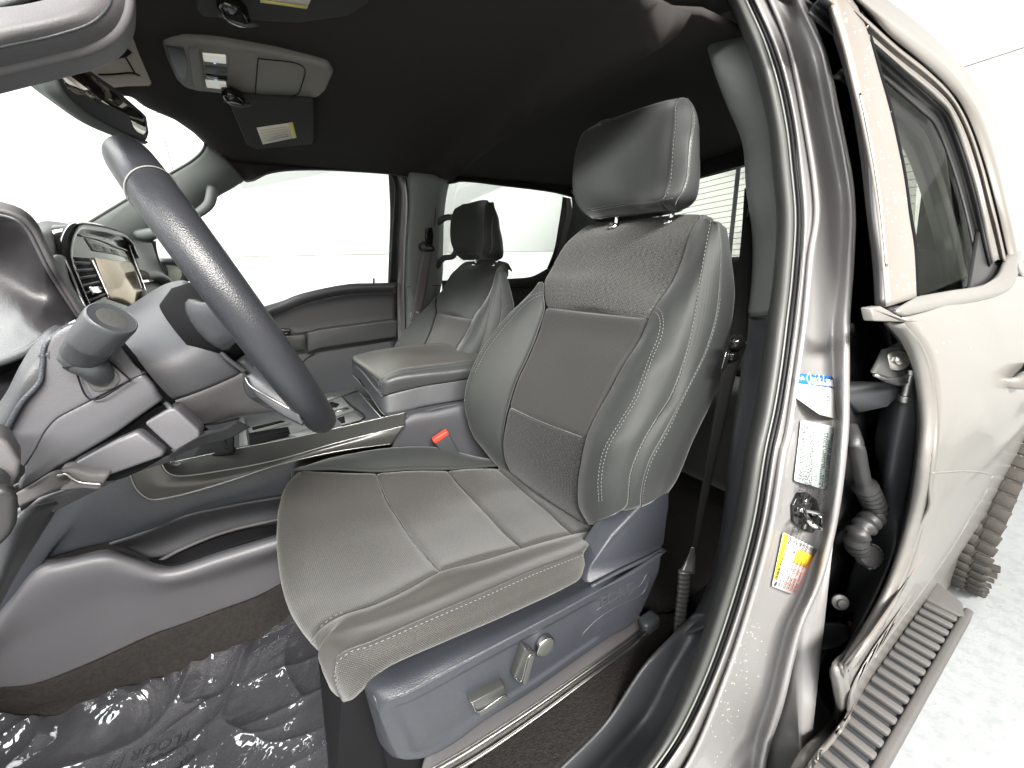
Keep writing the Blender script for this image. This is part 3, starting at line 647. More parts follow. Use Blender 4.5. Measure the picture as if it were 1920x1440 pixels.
# yellow tyre label
bl, br, tl, tr = fit([(1443, 1097), (1512, 1130), (1464, 996), (1534, 1028)])
n_ = (br-tl).cross(bl-tl).normalized()
if n_.dot(CAM-bl) < 0: n_ = -n_
T3 = lambda u, v, h=0: (tl*(1-u)+tr*u)*(1-v)+(bl*(1-u)+br*u)*v+n_*h
tyl = thing('tyre_information_label', 'white tyre and loading label with yellow band and yellow table head', 'label', T3(.5, .5))
prism('label_sheet', [T3(.03, 0), T3(.97, 0), T3(1, .03), T3(1, .97), T3(.97, 1), T3(.03, 1), T3(0, .97), T3(0, .03)], M['label'], tyl, n_*.0003, 0)
prism('label_band', [T3(0, .02, .0006), T3(.14, 0, .0006), T3(.14, .86, .0006), T3(.0, .84, .0006)], M['yellow'], tyl, n_*.0001, 0)
prism('label_band', [T3(.46, .16, .0006), T3(.97, .16, .0006), T3(.97, .42, .0006), T3(.46, .42, .0006)], M['yellow'], tyl, n_*.0001, 0)
xv = T3(.5, 1)-T3(.5, 0); xu = T3(1, .5)-T3(0, .5)
text('title_text', 'TIRE AND LOADING INFORMATION', T3(.07, .83, .0009), -xv, -xu, xu.length*.075, M['ink'], tyl)
bars(T3, .22, .97, .03, .10, 22, along='u', parent=tyl)
for u in (.42, .56, .70, .84, .97):
    tube('table_rule', [T3(u, .14, .0008), T3(u, .95, .0008)], .0003, M['ink_red'], tyl, n=4, seg=4)
for v in (.14, .43, .55, .72, .84, .95):
    tube('table_rule', [T3(.42, v, .0008), T3(.97, v, .0008)], .0003, M['ink_red'], tyl, n=4, seg=4)
for u, body, v in ((.24, 'SEATING CAPACITY  TOTAL 5  FRONT 2  REAR 3', .95), (.34, 'The combined weight of occupants and cargo', .95), (.49, 'FRONT  275/65R18   35 PSI', .93), (.63, 'REAR   275/65R18   35 PSI', .93), (.77, 'SPARE  265/70R17   35 PSI', .93), (.91, 'TIRE  SIZE  COLD', .93)):
    text('small_print', body, T3(u, v, .0009), -xv, -xu, xu.length*.062, M['ink'], tyl, .00005)
lathe('round_emblem', T3(.11, .93, .0004), n_, [(.0045, 0), (.0045, .0004)], M['ink'], tyl, 20)
# water drops on the flange and the door
def drops(name, regions, bvh, parent, m):
    V = []; Fc = []; rg = random.Random(11)
    for (cx, cy, sx, sy, n, rad) in regions:
        for _ in range(n):
            px, py = cx+rg.gauss(0, sx), cy+rg.gauss(0, sy); p, nn = hit(bvh, px, py, 0)
            if p is None: continue
            r_ = rad*rg.uniform(.4, 1.5); t1 = nn.orthogonal().normalized(); t2 = nn.cross(t1); b = len(V)
            for h, q in ((0, 1), (.55, .8), (.8, .35)):
                for k in range(7):
                    a = k*math.tau/7; V.append(p+t1*math.cos(a)*r_*q+t2*math.sin(a)*r_*q+nn*r_*h*.7)
            for i in range(2):
                for k in range(7): Fc.append((b+i*7+k, b+i*7+(k+1) % 7, b+i*7+7+(k+1) % 7, b+i*7+7+k))
            Fc.append(tuple(b+14+k for k in range(7)))
    o = meshobj(name, V, Fc, m, parent); o['kind'] = 'stuff'; return o
M['drop'] = mat('water_drop', (.9, .92, .95), .03, coat=1, trans=.6, ior=1.33)
drops('water_drops', [(1395, 1230, 22, 55, 80, .0009), (1360, 1340, 20, 45, 40, .0010), (1455, 1180, 16, 30, 12, .0009)], bf, truck, M['drop'])
bd = tree_of([o for o in bpy.data.objects if o.parent is rdoor and o.name.split('.')[0] in ('door_pillar', 'door_skin')])
drops('water_drops', [(1598, 30, 10, 28, 14, .0016), (1625, 130, 9, 50, 16, .0015), (1655, 260, 10, 50, 14, .0014), (1680, 430, 14, 60, 30, .0013), (1760, 640, 40, 30, 14, .0012), (1700, 530, 14, 12, 8, .0013)], bd, rdoor, M['drop'])
# ---- running board
rb = thing('running_board', 'grey ribbed running board beneath the rear door above the pale floor', 'running board', (1.1, .1, .43))
zb = .45
o1 = C([(1600, 1520), (1644, 1440), (1720, 1308), (1822, 1131)], zb, 'z'); i1 = C([(1480, 1535), (1547, 1431), (1640, 1297), (1782, 1096)], zb, 'z')
ang = (o1[-1]-o1[0]).normalized()
yo, yi = .078, .160
x0, x1 = .30, 1.50
prism('tread', [W(x0, yo+.012, zb-.012), W(x1-.02, yo+.012, zb-.012), W(x1-.02, yi, zb-.012), W(x0, yi, zb-.012)], M['plastic_dark'], rb, (0, 0, -.03), .004)
prism('edge_rail', [W(x0, yo-.004, zb), W(x1, yo-.004, zb), W(x1, yo+.014, zb), W(x0, yo+.014, zb)], M['board'], rb, (0, 0, -.045), .006, 3)
prism('end_cap', [W(x1-.055, yo, zb+.002), W(x1+.02, yo+.02, zb-.004), W(x1+.05, yi, zb+.01), W(x1-.055, yi, zb+.004)], M['board'], rb, (0, 0, -.05), .008, 3)
x = x1-.085; ribm = None
while x > x0:
    if ribm is None:
        r0 = prism('rib', [W(0, yo+.014, zb+.001), W(.019, yo+.014, zb+.001), W(.019, yi-.004, zb+.001), W(0, yi-.004, zb+.001)], M['board'], rb, (0, 0, -.014), .004, 2); ribm = r0.data; r0.location = W(x, 0, 0)
        md = True
    else:
        r_ = r0.copy(); col.objects.link(r_); r_.location = W(x, 0, 0)
    x -= .038
# rear wheel
wh = group_part('rear_wheel', truck, (2.45, .24, .42)); wh['label'] = 'dusty rear wheel with chunky off-road tyre'
wc = W(2.48, .27, .42)
RT = .42
def tyre():
    prof = [(.27, .115), (.36, .135), (RT-.03, .13), (RT-.008, .112), (RT, .09), (RT, -.09), (RT-.008, -.112), (RT-.03, -.13), (.36, -.135), (.27, -.115)]
    lathe('tyre', wc, (0, -1, 0), prof, M['tyre'], wh, 72)
    lathe('rim', wc, (0, -1, 0), [(.27, -.11), (.27, .10), (.255, .105), (.24, .06), (.06, .04), (.05, .06)], M['satin'], wh, 48)
    k = 0
    bm = None
    for i in range(54):
        a = i*math.tau/54
        for s, yy in ((0, -.118), (.5, -.07), (0, -.022), (.5, .03), (0, .078), (.5, .118)):
            if abs(math.cos(a+.3)) < .0: continue
            an = a+s*math.tau/54; d = W(math.cos(an), 0, math.sin(an))
            if an % math.tau > math.pi*1.62 or an % math.tau < math.pi*1.0: 
                if not (an % math.tau > math.pi*.55 and an % math.tau < math.pi*1.5): continue
            if bm is None:
                q = box('tread_block', (0, 0, 0), (.040, .046, .012), M['tyre'], wh, bev=.003, seg=1); bm = q
            else:
                q = bm.copy(); col.objects.link(q)
            q.matrix_parent_inverse = Matrix.Translation(-W(2.48, .27, .42))
            z = d; x_ = W(d.z, 0, -d.x); mm = Matrix((x_, W(0, 1, 0), z)).transposed().to_4x4(); mm = Matrix.Translation(wc+d*(RT+.004)+W(0, yy*1.0, 0)) @ mm @ Matrix.Rotation(R(9 if yy > 0 else -9), 4, 'Z')
            q.matrix_basis = mm
tyre()
# ---- body behind: quarter and bed side beyond the picture are left out; roof skin over the cab
roof_rows = []

# =================================================================== driver seat
seat = thing('front_seat', 'large charcoal cloth driver seat with heathered upper back, nearest the open doorway', 'car seat', (.4, .7, .65), 'front seats')
def L(spec): return C(spec)
def shift(cv, d): return [p+Vector(d) for p in cv]
bk_part = group_part('backrest', seat, (.6, .7, 1.2))
# --- backrest
F0u = L([(1102, 421, .87), (1057, 458, .91), (1030, 504, .915), (1019, 525, .90), (1018, 550, .88), (1021, 575, .86)])
N0u = L([(1313, 403, .545), (1290, 442, .54), (1280, 479, .535), (1257, 533, .53), (1232, 567, .53), (1215, 596, .53)])
mu = [a.lerp(b, .5)+W(.004, 0, .006) for a, b in zip(catmull(F0u, 8), catmull(N0u, 8))]
mu[0] = P(1222, 408, .70)
q1 = [a.lerp(b, .25)+W(.0, 0, .0) for a, b in zip(catmull(F0u, 8), catmull(N0u, 8))]; q1[0] = P(1161, 415, .79)
q3 = [a.lerp(b, .75)+W(.004, 0, .0) for a, b in zip(catmull(F0u, 8), catmull(N0u, 8))]; q3[0] = P(1275, 403, .60)
over = [c[0]+W(.035, 0, -.03) for c in (F0u, q1, mu, q3, N0u)]
mk = lambda c, o: [o, c[0]+W(.015, 0, -.001)]+c
up_ = patch('upper_insert', [mk(F0u, over[0]), mk(q1, over[1]), mk(mu, over[2]), mk(q3, over[3]), mk(N0u, over[4])], M['heather'], bk_part, nu=60, nv=50, tuck=(0, .008, .007, .007), tw=.014)
F0c = L([(1021, 575, .86), (1007, 625, .857), (990, 667, .853), (969, 712, .85), (953, 762, .85)])
N0c = L([(1215, 596, .53), (1198, 637, .535), (1169, 679, .54), (1140, 733, .545), (1096, 821, .55)])
mid_ = patch('centre_insert', [F0c, [a.lerp(b, .5)+W(-.006, 0, 0) for a, b in zip(catmull(F0c, 7), catmull(N0c, 7))], N0c], M['cloth'], bk_part, nu=46, nv=46, tuck=(.008, .005, .007, .007), tw=.014)
F0l = L([(953, 762, .85), (945, 800, .85), (941, 825, .85), (944, 860, .85), (955, 885, .85)])
N0l = L([(1096, 821, .55), (1087, 867, .55), (1081, 908, .55), (1083, 950, .55), (1100, 985, .54)])
low_ = patch('lumbar_insert', [F0l, [a.lerp(b, .5)+W(-.005, 0, 0) for a, b in zip(catmull(F0l, 7), catmull(N0l, 7))], N0l], M['lumbar'], bk_part, nu=40, nv=46, tuck=(.005, 0, .007, .007), tw=.014)
# near bolster
N0 = L([(1313, 403, .545), (1290, 442, .54), (1280, 479, .535), (1257, 533, .53), (1232, 567, .53), (1215, 596, .53), (1198, 637, .535), (1169, 679, .54), (1140, 733, .545), (1112, 783, .55), (1096, 821, .55), (1087, 867, .55), (1081, 908, .55), (1083, 950, .55), (1104, 984, .545)])
N1 = L([(1322, 405, .505), (1305, 450, .50), (1292, 490, .495), (1272, 545, .485), (1256, 590, .475), (1238, 650, .465), (1215, 695, .46), (1190, 752, .46), (1166, 795, .46), (1146, 832, .46), (1132, 880, .465), (1126, 915, .465), (1124, 950, .47), (1118, 983, .48)])
N2 = L([(1335, 416, .462), (1323, 467, .455), (1311, 533, .448), (1302, 592, .44), (1286, 667, .432), (1257, 746, .43), (1233, 783, .43), (1204, 833, .43), (1183, 887, .432), (1175, 950, .435), (1160, 962, .445)])
N3 = L([(1347, 420, .448), (1352, 470, .436), (1350, 540, .43), (1342, 600, .424), (1323, 660, .420), (1280, 745, .416), (1250, 804, .416), (1217, 867, .418), (1204, 917, .422), (1202, 952, .43)])
N4 = L([(1362, 430, .452), (1368, 462, .445), (1375, 517, .436), (1378, 550, .43), (1374, 592, .424), (1366, 650, .42), (1352, 712, .416), (1300, 825, .42), (1271, 895, .43), (1254, 921, .44)])
N5 = [p+W(.02, .05, 0) for p in N4]
near1 = patch('bolster', [N0, [a.lerp(b, .5)+W(-.010, -.004, 0)*min(1, max(0, k-1)/4) for k, (a, b) in enumerate(zip(catmull(N0, 12), catmull(N1, 12)))], N1, [a.lerp(b, .55)+W(-.004, -.006, .002) for a, b in zip(catmull(N1, 12), catmull(N2, 12))], N2], M['bolster'], bk_part, nu=90, nv=40, tuck=(0, .012, .008, .0012), tw=.012)
near2 = patch('bolster', [N2, [a.lerp(b, .5)+W(0, -.003, 0) for a, b in zip(catmull(N2, 10), catmull(N3, 10))], N3], M['bolster'], bk_part, nu=90, nv=16, tuck=(0, .003, .0012, .0012), tw=.004)
near3 = patch('side_panel', [N3, [a.lerp(b, .5)+W(0, -.004, 0) for a, b in zip(catmull(N3, 10), catmull(N4, 10))], N4, N5], M['bolster'], bk_part, nu=90, nv=30, tuck=(0, 0, .0012, 0), tw=.004)
# top of the near shoulder runs back
sh = [c[0] for c in (N0, N1, N2, N3, N4)]
patch('shoulder', [sh, [W(p.x+.014, .70+(p.y-.70)*.93, p.z-.010) for p in sh], [W(p.x+.035, .70+(p.y-.70)*.70, p.z-.05) for p in sh]], M['bolster'], bk_part, nu=24, nv=10, toward=(0, 0, 4))
# far bolster
F0 = L([(1019, 527, .905), (1018, 550, .88), (1021, 575, .86), (1007, 625, .857), (990, 667, .853), (969, 712, .85), (953, 762, .85), (944, 800, .85), (941, 825, .85), (944, 860, .85), (957, 888, .85)])
F1 = L([(1012, 532, .92), (994, 550, .925), (972, 572, .93), (948, 596, .935), (907, 650, .94), (880, 704, .945), (871, 750, .945), (875, 783, .945), (887, 817, .94), (910, 846, .935), (935, 872, .93)])
Fm = [a.lerp(b, .55)+W(-.012, 0, 0) for a, b in zip(catmull(F0, 14), catmull(F1, 14))]
far1 = patch('bolster', [F0, Fm, F1, shift(F1, (.03, .022, 0)), shift(F1, (.10, .03, 0))], M['bolster'], bk_part, nu=90, nv=34, tuck=(.0, .01, .008, 0), tw=.015)
# back shell of the seat (hidden side closed)
bs = [catmull(F1, 16), catmull(N4, 16)]
patch('back_shell', [[p+W(.10, .03, 0) for p in bs[0]], [a.lerp(b, .5)+W(.13, .02, 0) for a, b in zip(*bs)], [p+W(.02, .05, 0) for p in bs[1]]], M['plastic_dark'], bk_part, nu=30, nv=16, toward=(3, .7, 1.2))
if 0: patch('back_shell', [[over[0]+W(0, .03, 0), over[0]+W(.03, .02, -.05)], [over[2], over[2]+W(.03, 0, -.06)], [over[4], over[4]+W(.03, 0, -.06)]], M['plastic_dark'], bk_part, nu=8, nv=20, toward=(3, .7, 1.6))
ob1 = tree_of([up_, mid_, low_, near1, near2, near3, far1])
th_ = M['thread']
stitch('stitching', [(1334, 414), (1323, 467), (1311, 533), (1302, 592), (1286, 667), (1257, 746), (1233, 783), (1204, 833), (1183, 887), (1175, 948)], ob1, th_, bk_part)
stitch('stitching', [(1350, 560), (1344, 596), (1325, 655), (1283, 742), (1254, 804), (1220, 867), (1206, 917), (1204, 948)], ob1, th_, bk_part)
stitch('stitching', [(1222, 574), (1238, 582), (1244, 600), (1241, 629), (1224, 671), (1195, 746), (1168, 792), (1138, 846), (1128, 900), (1129, 940)], ob1, th_, bk_part)
stitch('stitching', [(1219, 580), (1232, 588), (1238, 602), (1235, 629), (1218, 671), (1189, 746), (1162, 792), (1132, 846), (1122, 900), (1123, 940)], ob1, th_, bk_part)
stitch('stitching', [(1016, 548), (994, 556), (950, 600), (910, 652), (885, 700)], ob1, th_, bk_part)
stitch('stitching', [(1016, 553), (996, 562), (954, 604), (914, 655), (889, 702)], ob1, th_, bk_part)
# overlock crossing the insert seam
for k in range(46):
    t = (k+.5)/46; px = 1024+(1212-1024)*t; py = 578+(596-578)*t+3*math.sin(math.pi*t)*0
    pass
sm = []
def cross_stitch():
    V = []; Fc = []
    for k in range(52):
        t = (k+.5)/52; px = 1026+(1210-1026)*t; py = 575.5+20*t
        a = hit(ob1, px, py-5, .0012)[0]; b, nn = hit(ob1, px+2, py+3.5, .0012)
        if a is None or b is None or (a-b).length > .03: continue
        s = (b-a).cross(nn).normalized()*.0007; i = len(V)
        V += [a-s, a+s, (a+b)/2+s+nn*.0016, (a+b)/2-s+nn*.0016, b+s, b-s]; Fc += [(i, i+1, i+2, i+3), (i+3, i+2, i+4, i+5)]
    meshobj('overlock_seam', V, Fc, M['thread_dark'], bk_part)
cross_stitch()
hr_part = group_part('headrest', seat, (.75, .7, 1.62))
# --- headrest (a thing that lifts out is still part of its hr_part)
H = [L([(1128, 229, .80), (1108, 238, .825), (1094, 248, .845), (1082, 275, .855), (1075, 315, .86), (1074, 350, .86), (1080, 378, .855), (1092, 397, .84), (1112, 411, .815)]),
     L([(1165, 216, .76), (1140, 232, .785), (1125, 255, .80), (1113, 295, .81), (1108, 330, .81), (1110, 362, .805), (1118, 384, .80), (1128, 397, .795), (1135, 408, .79)]),
     L([(1206, 201, .70), (1195, 220, .71), (1185, 255, .715), (1178, 295, .715), (1175, 330, .715), (1176, 358, .71), (1180, 380, .705), (1188, 392, .70), (1190, 402, .70)]),
     L([(1250, 188, .63), (1243, 205, .63), (1238, 240, .63), (1232, 285, .63), (1226, 325, .63), (1221, 355, .63), (1216, 374, .63), (1215, 386, .63), (1222, 397, .64)])]
Hs1 = L([(1272, 184, .59), (1266, 198, .582), (1264, 230, .575), (1260, 270, .57), (1257, 320, .57), (1254, 345, .57), (1245, 369, .572), (1241, 380, .58), (1252, 395, .60)])
Hs2 = L([(1286, 184, .575), (1296, 200, .558), (1300, 225, .548), (1294, 260, .542), (1290, 300, .54), (1287, 335, .54), (1276, 366, .545), (1268, 382, .558), (1268, 396, .58)])
Hs3 = L([(1290, 184, .578), (1304, 204, .556), (1311, 235, .55), (1312, 275, .546), (1313, 317, .546), (1311, 350, .546), (1306, 372, .552), (1294, 386, .57), (1280, 393, .59)])
hfront = patch('cover', H+[Hs1], M['bolster'], hr_part, nu=46, nv=50, tuck=(0, 0, 0, .003), tw=.008)
hg = patch('cover', [Hs1, [a.lerp(b, .5)+W(0, -.003, 0) for a, b in zip(Hs1, Hs2)], Hs2], M['bolster'], hr_part, nu=46, nv=16, tuck=(0, 0, .003, .003), tw=.006)
hs = patch('cover', [Hs2, Hs3, [p+W(.03, .06, 0) for p in Hs3], [p+W(.055, .10, 0) for p in H[2]], [p+W(.07, .05, 0) for p in H[0]], H[0]], M['vinyl'], hr_part, nu=46, nv=50, tuck=(0, 0, .003, 0), tw=.006, toward=(3, -1, 1.6))
# bottom of the headrest
bt = [c[-1] for c in H]+[Hs1[-1], Hs2[-1], Hs3[-1]]
patch('cover', [bt, [W(p.x+.014, .70+(p.y-.70)*.88, p.z-.001) for p in bt], [W(p.x+.045, .70+(p.y-.70)*.5, p.z+.02) for p in bt]], M['vinyl'], hr_part, nu=26, nv=10, toward=(.7, .7, 0))
tp = [c[0] for c in H]+[Hs1[0], Hs2[0], Hs3[0]]
patch('cover', [tp, [W(p.x+.014, .70+(p.y-.70)*.86, p.z+.002) for p in tp], [W(p.x+.04, .70+(p.y-.70)*.45, p.z-.03) for p in tp]], M['vinyl'], hr_part, nu=26, nv=10, toward=(.7, .7, 4))
obh = tree_of([hfront, hg, hs])
stitch('stitching', [(1267, 200), (1267, 230), (1263, 270), (1260, 320), (1257, 345), (1250, 366), (1232, 378), (1194, 382), (1161, 386), (1104, 396)], obh, th_, hr_part)
stitch('stitching', [(1300, 210), (1302, 228), (1297, 260), (1292, 300), (1289, 335), (1279, 366)], obh, th_, hr_part)
cord('seam', [(1262, 372), (1240, 376), (1194, 380), (1161, 383), (1100, 393)], obh, .0011, M['vinyl'], hr_part)
for px, py, y in ((1146, 420, .77), (1249, 412, .62)):
    b_ = P(px, py, y); b_ += W(.02, 0, -.02)
    tube('post', [b_+W(0, 0, -.03), b_+W(0, 0, .06)], .0062, M['chrome'], hr_part, n=6, seg=16)
    lathe('collar', b_+W(-.008, 0, .008), (0, 0, 1), [(.017, 0), (.019, .004), (.016, .012), (.009, .014)], M['chrome'], hr_part, 24, sy=.8)
    box('button', b_+W(-.022, -.002, .018), (.014, .010, .008), M['vinyl'], hr_part, bev=.002)
cu_part = group_part('seat_cushion', seat, (.2, .7, .95))
# --- cushion
V0 = L([(600, 1225, .50), (590, 1203, .505), (588, 1190, .515), (596, 1177, .525), (621, 1161, .53), (646, 1150, .53), (708, 1129, .53), (767, 1100, .53), (825, 1067, .53), (900, 1048, .53), (979, 1025, .53), (1075, 1000, .53), (1117, 994, .53)])
K = L([(618, 1290, .47), (602, 1250, .465), (597, 1222, .468), (612, 1196, .478), (650, 1180, .482), (700, 1165, .482), (790, 1133, .478), (900, 1088, .475), (1000, 1048, .475), (1070, 1023, .475), (1104, 1008, .48)])
St = L([(638, 1310, .455), (627, 1278, .445), (626, 1252, .442), (634, 1230, .440), (655, 1218, .438), (690, 1206, .436), (792, 1162, .434), (917, 1108, .434), (1000, 1071, .434), (1060, 1048, .434), (1092, 1032, .438)])
Bt = L([(646, 1316, .456), (650, 1315, .445), (660, 1312, .438), (684, 1290, .432), (700, 1272, .430), (730, 1250, .43), (833, 1204, .43), (958, 1150, .43), (1060, 1102, .43), (1088, 1084, .434), (1096, 1060, .44)])
S0 = L([(562, 884, .885), (543, 900, .87), (531, 921, .85), (522, 955, .82), (519, 992, .78), (521, 1040, .73), (528, 1090, .68), (540, 1130, .63), (556, 1160, .58), (574, 1184, .54), (590, 1200, .508)])
Sm1 = [p+W(.03, .0, -.10) for p in S0]
Sx = L([(590, 884, .89), (575, 905, .875), (566, 935, .845), (562, 975, .81), (566, 1020, .76), (574, 1065, .70), (584, 1105, .64), (592, 1135, .59), (598, 1160, .55), (602, 1172, .527)])
Sy = L([(650, 886, .893), (652, 930, .85), (660, 975, .80), (672, 1020, .73), (682, 1065, .66), (694, 1100, .60), (703, 1131, .533)])
S1 = L([(708, 887, .893), (716, 910, .87), (725, 933, .845), (754, 979, .77), (787, 1025, .66), (808, 1050, .59), (825, 1067, .53)])
S2 = L([(842, 882, .893), (860, 905, .86), (887, 933, .80), (912, 960, .72), (937, 987, .645), (960, 1009, .58), (979, 1025, .53)])
S3 = L([(933, 877, .89), (950, 892, .84), (979, 917, .77), (1004, 938, .70), (1029, 958, .64), (1052, 980, .58), (1075, 1000, .53)])
S4 = [p+W(.06, 0, -.012) for p in S3]
c1 = patch('cushion_front', [Sm1, S0, Sx, Sy, S1], M['cush'], cu_part, nu=56, nv=60, tuck=(.003, .010, 0, .008), tw=.016)
bul = W(0, 0, .004)
c2 = patch('cushion_centre', [S1, [a.lerp(b, .5)+bul for a, b in zip(catmull(S1, 8), catmull(S2, 8))], S2], M['cush'], cu_part, nu=50, nv=30, tuck=(.003, .010, .008, .006), tw=.015)
c3 = patch('cushion_rear', [S2, [a.lerp(b, .5)+bul for a, b in zip(catmull(S2, 8), catmull(S3, 8))], S3], M['cush'], cu_part, nu=46, nv=26, tuck=(.003, .008, .006, .006), tw=.013)
c4 = patch('cushion_rear', [S3, S4], M['cush'], cu_part, nu=40, nv=12, tuck=(.0, .0, .006, 0), tw=.012)
B0s = L([(600, 1225, .50), (590, 1203, .505), (588, 1190, .515), (596, 1177, .525)])
b1 = patch('cushion_bolster', [V0, [a.lerp(b, .5)+W(0, 0, .006) for a, b in zip(catmull(V0, 14), catmull(K, 14))], K, [a.lerp(b, .5)+W(0, -.004, .003) for a, b in zip(catmull(K, 14), catmull(St, 14))], St], M['cush2'], cu_part, nu=110, nv=40, tuck=(0, .006, .010, .0035), tw=.015)
b2 = patch('cushion_side', [St, [a.lerp(b, .5)+W(0, -.002, 0) for a, b in zip(catmull(St, 14), catmull(Bt, 14))], Bt, [p+W(.004, .03, -.004) for p in Bt]], M['cush'], cu_part, nu=110, nv=26, tuck=(0, .0, .0035, 0), tw=.008)
# far bolster of the cushion
G0 = L([(562, 885, .885), (625, 884, .89), (708, 887, .893), (767, 883, .893), (842, 882, .893), (900, 879, .892), (935, 877, .89)])
G1 = L([(548, 893, .90), (600, 868, .94), (637, 858, .955), (717, 844, .96), (792, 840, .96), (835, 844, .958), (880, 856, .955), (935, 868, .95)])
Gm = [a.lerp(b, .5)+W(0, 0, .010) for a, b in zip(catmull(G0, 10), catmull(G1, 10))]
b3 = patch('cushion_bolster', [G0, Gm, G1, shift(G1, (0, .018, -.03)), shift(G1, (0, .015, -.12))], M['bolster'], cu_part, nu=60, nv=30, tuck=(0, 0, .004, 0), tw=.008)
# cushion body underneath
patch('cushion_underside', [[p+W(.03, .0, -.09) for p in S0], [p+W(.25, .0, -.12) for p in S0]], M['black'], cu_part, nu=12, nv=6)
obc = tree_of([c1, c2, c3, b1, b2])
stitch('stitching', [(642, 1308), (631, 1278), (630, 1254), (638, 1235), (657, 1222), (692, 1211), (794, 1167), (919, 1113), (1002, 1076), (1060, 1053), (1088, 1042)], obc, th_, cu_part)
stitch('stitching', [(601, 1176), (623, 1158), (650, 1146)], obc, th_, cu_part)
cord('seam', [(640, 1309), (629, 1278), (626, 1252), (634, 1231), (655, 1217), (690, 1205), (792, 1160), (917, 1106), (1000, 1069), (1060, 1047), (1090, 1035)], obc, .0012, M['vinyl'], cu_part)
sd_part = group_part('side_shield', seat, (.3, .41, .85))
# --- plastic side shield
T_ = L([(685, 1300, .435), (685, 1284, .432), (702, 1269, .428), (760, 1243, .425), (833, 1210, .424), (958, 1156, .424), (1083, 1098, .424), (1100, 1088, .424), (1170, 1070, .424), (1243, 1028, .424)])
Rg = L([(712, 1345, .392), (722, 1316, .390), (757, 1303, .384), (800, 1281, .384), (850, 1254, .384), (950, 1200, .384), (1070, 1136, .386), (1110, 1114, .387), (1180, 1075, .388), (1240, 1036, .392)])
shield_up = patch('shield_panel', [[p+W(.0, .03, -.01) for p in T_], T_, [a.lerp(b, .5)+W(0, -.006, .006) for a, b in zip(T_, Rg)], Rg], M['plastic_blue'], sd_part, nu=90, nv=26)
Bb = L([(742, 1420, .392), (760, 1424, .386), (801, 1419, .384), (850, 1394, .384), (904, 1354, .384), (1000, 1294, .386), (1090, 1230, .388), (1140, 1196, .389), (1192, 1162, .391), (1225, 1096, .394)])
Rl = Rg
def dish(p, u, v, n_):
    # shallow pressed field inside a raised border
    du = min(u, 1-u); dv = min(v, 1-v)
    k = min(max((dv-.10)/.06, 0), 1)*min(max((du-.035)/.03, 0), 1)*(1 if u < .66 else max(0, 1-(u-.66)/.04)); k = k*k*(3-2*k)
    return p-n_*.004*k
sh_main = patch('shield_panel', [Rg, [a.lerp(b, .5)+W(0, -.004, 0) for a, b in zip(Rg, Bb)], Bb], M['plastic_blue'], sd_part, nu=130, nv=50, fn=dish)
patch('shield_panel', [[p for p in L([(685, 1300, .435), (700, 1352, .43), (712, 1392, .43), (730, 1414, .42), (742, 1421, .394)])], L([(700, 1306, .405), (712, 1352, .40), (724, 1392, .40), (738, 1414, .40), (745, 1420, .394)]), L([(712, 1345, .392), (722, 1368, .390), (732, 1394, .390), (742, 1412, .392), (748, 1420, .393)])], M['plastic_blue'], sd_part, nu=30, nv=16)
patch('shield_panel', [Bb, [p+W(0, .03, -.008) for p in Bb]], M['plastic_blue'], sd_part, nu=50, nv=6, toward=(0, -1, -1))
# riser up to the backrest
ri = L([(1096, 1088, .424), (1110, 1062, .43), (1148, 1005, .43), (1200, 950, .43), (1228, 930, .43), (1256, 921, .43), (1256, 950, .424), (1250, 985, .42), (1242, 1021, .415), (1243, 1030, .405), (1180, 1068, .40), (1108, 1108, .40)])
prism('recliner_cover', ri, M['plastic_blue'], sd_part, (.0, .05, 0), .007, 3)
tube('highlight_ridge', L([(1108, 1100, .399), (1160, 1072, .397), (1210, 1048, .397), (1243, 1030, .402)]), .0035, M['plastic_blue'], sd_part, n=20)
obs = tree_of([shield_up, sh_main])
# raised lettering panel
cord('badge_outline', [(1114, 1146), (1160, 1118), (1200, 1096), (1214, 1074), (1216, 1078), (1206, 1110), (1150, 1140), (1118, 1162), (1090, 1190)], obs, .0012, M['plastic_blue'], sd_part, lift=.0005)
a_, n1 = hit(obs, 1124, 1133, .001); b_ = hit(obs, 1202, 1094, .001)[0]; u_ = hit(obs, 1119, 1115, .001)[0]
if a_ and b_ and u_: text('embossed_lettering', 'FORD', a_, b_-a_, u_-a_, (b_-a_).length*.32, M['plastic_dark'], sd_part, .0006, bold=.0003)
# switches
def on_sh(px, py, l=0): return hit(obs, px, py, l)[0]
_, ns = hit(obs, 950, 1270)
def knob_quad(name, corners, h, m, inset=.2):
    c = [on_sh(*q) for q in corners]; cen = sum(c, Vector())/4
    prism(name, [p+ns*h for p in c], m, seat, -ns*(h+.004), .003, 3)
    return c
knob_quad('seat_switch', [(874, 1303), (938, 1270), (944, 1290), (888, 1326)], .014, M['smoke'])
prism('switch_face', [on_sh(a, b, .0146) for a, b in ((889, 1316), (938, 1288), (940, 1293), (905, 1318), (893, 1324))], M['rubber_grey'], seat, ns*.001, .0005)
tube('switch_edge', [on_sh(a, b, .0148) for a, b in ((878, 1302), (888, 1316), (938, 1286), (943, 1290))], .0010, M['satin'], seat, n=20, seg=6)
knob_quad('seat_switch', [(955, 1258), (976, 1202), (996, 1212), (974, 1272)], .014, M['smoke'])
prism('switch_face', [on_sh(a, b, .0146) for a, b in ((970, 1264), (983, 1216), (992, 1215), (980, 1262), (975, 1269))], M['rubber_grey'], seat, ns*.001, .0005)
tube('switch_edge', [on_sh(a, b, .0148) for a, b in ((958, 1256), (967, 1262), (982, 1216), (994, 1212))], .0010, M['satin'], seat, n=20, seg=6)
kc = on_sh(1018, 1206)
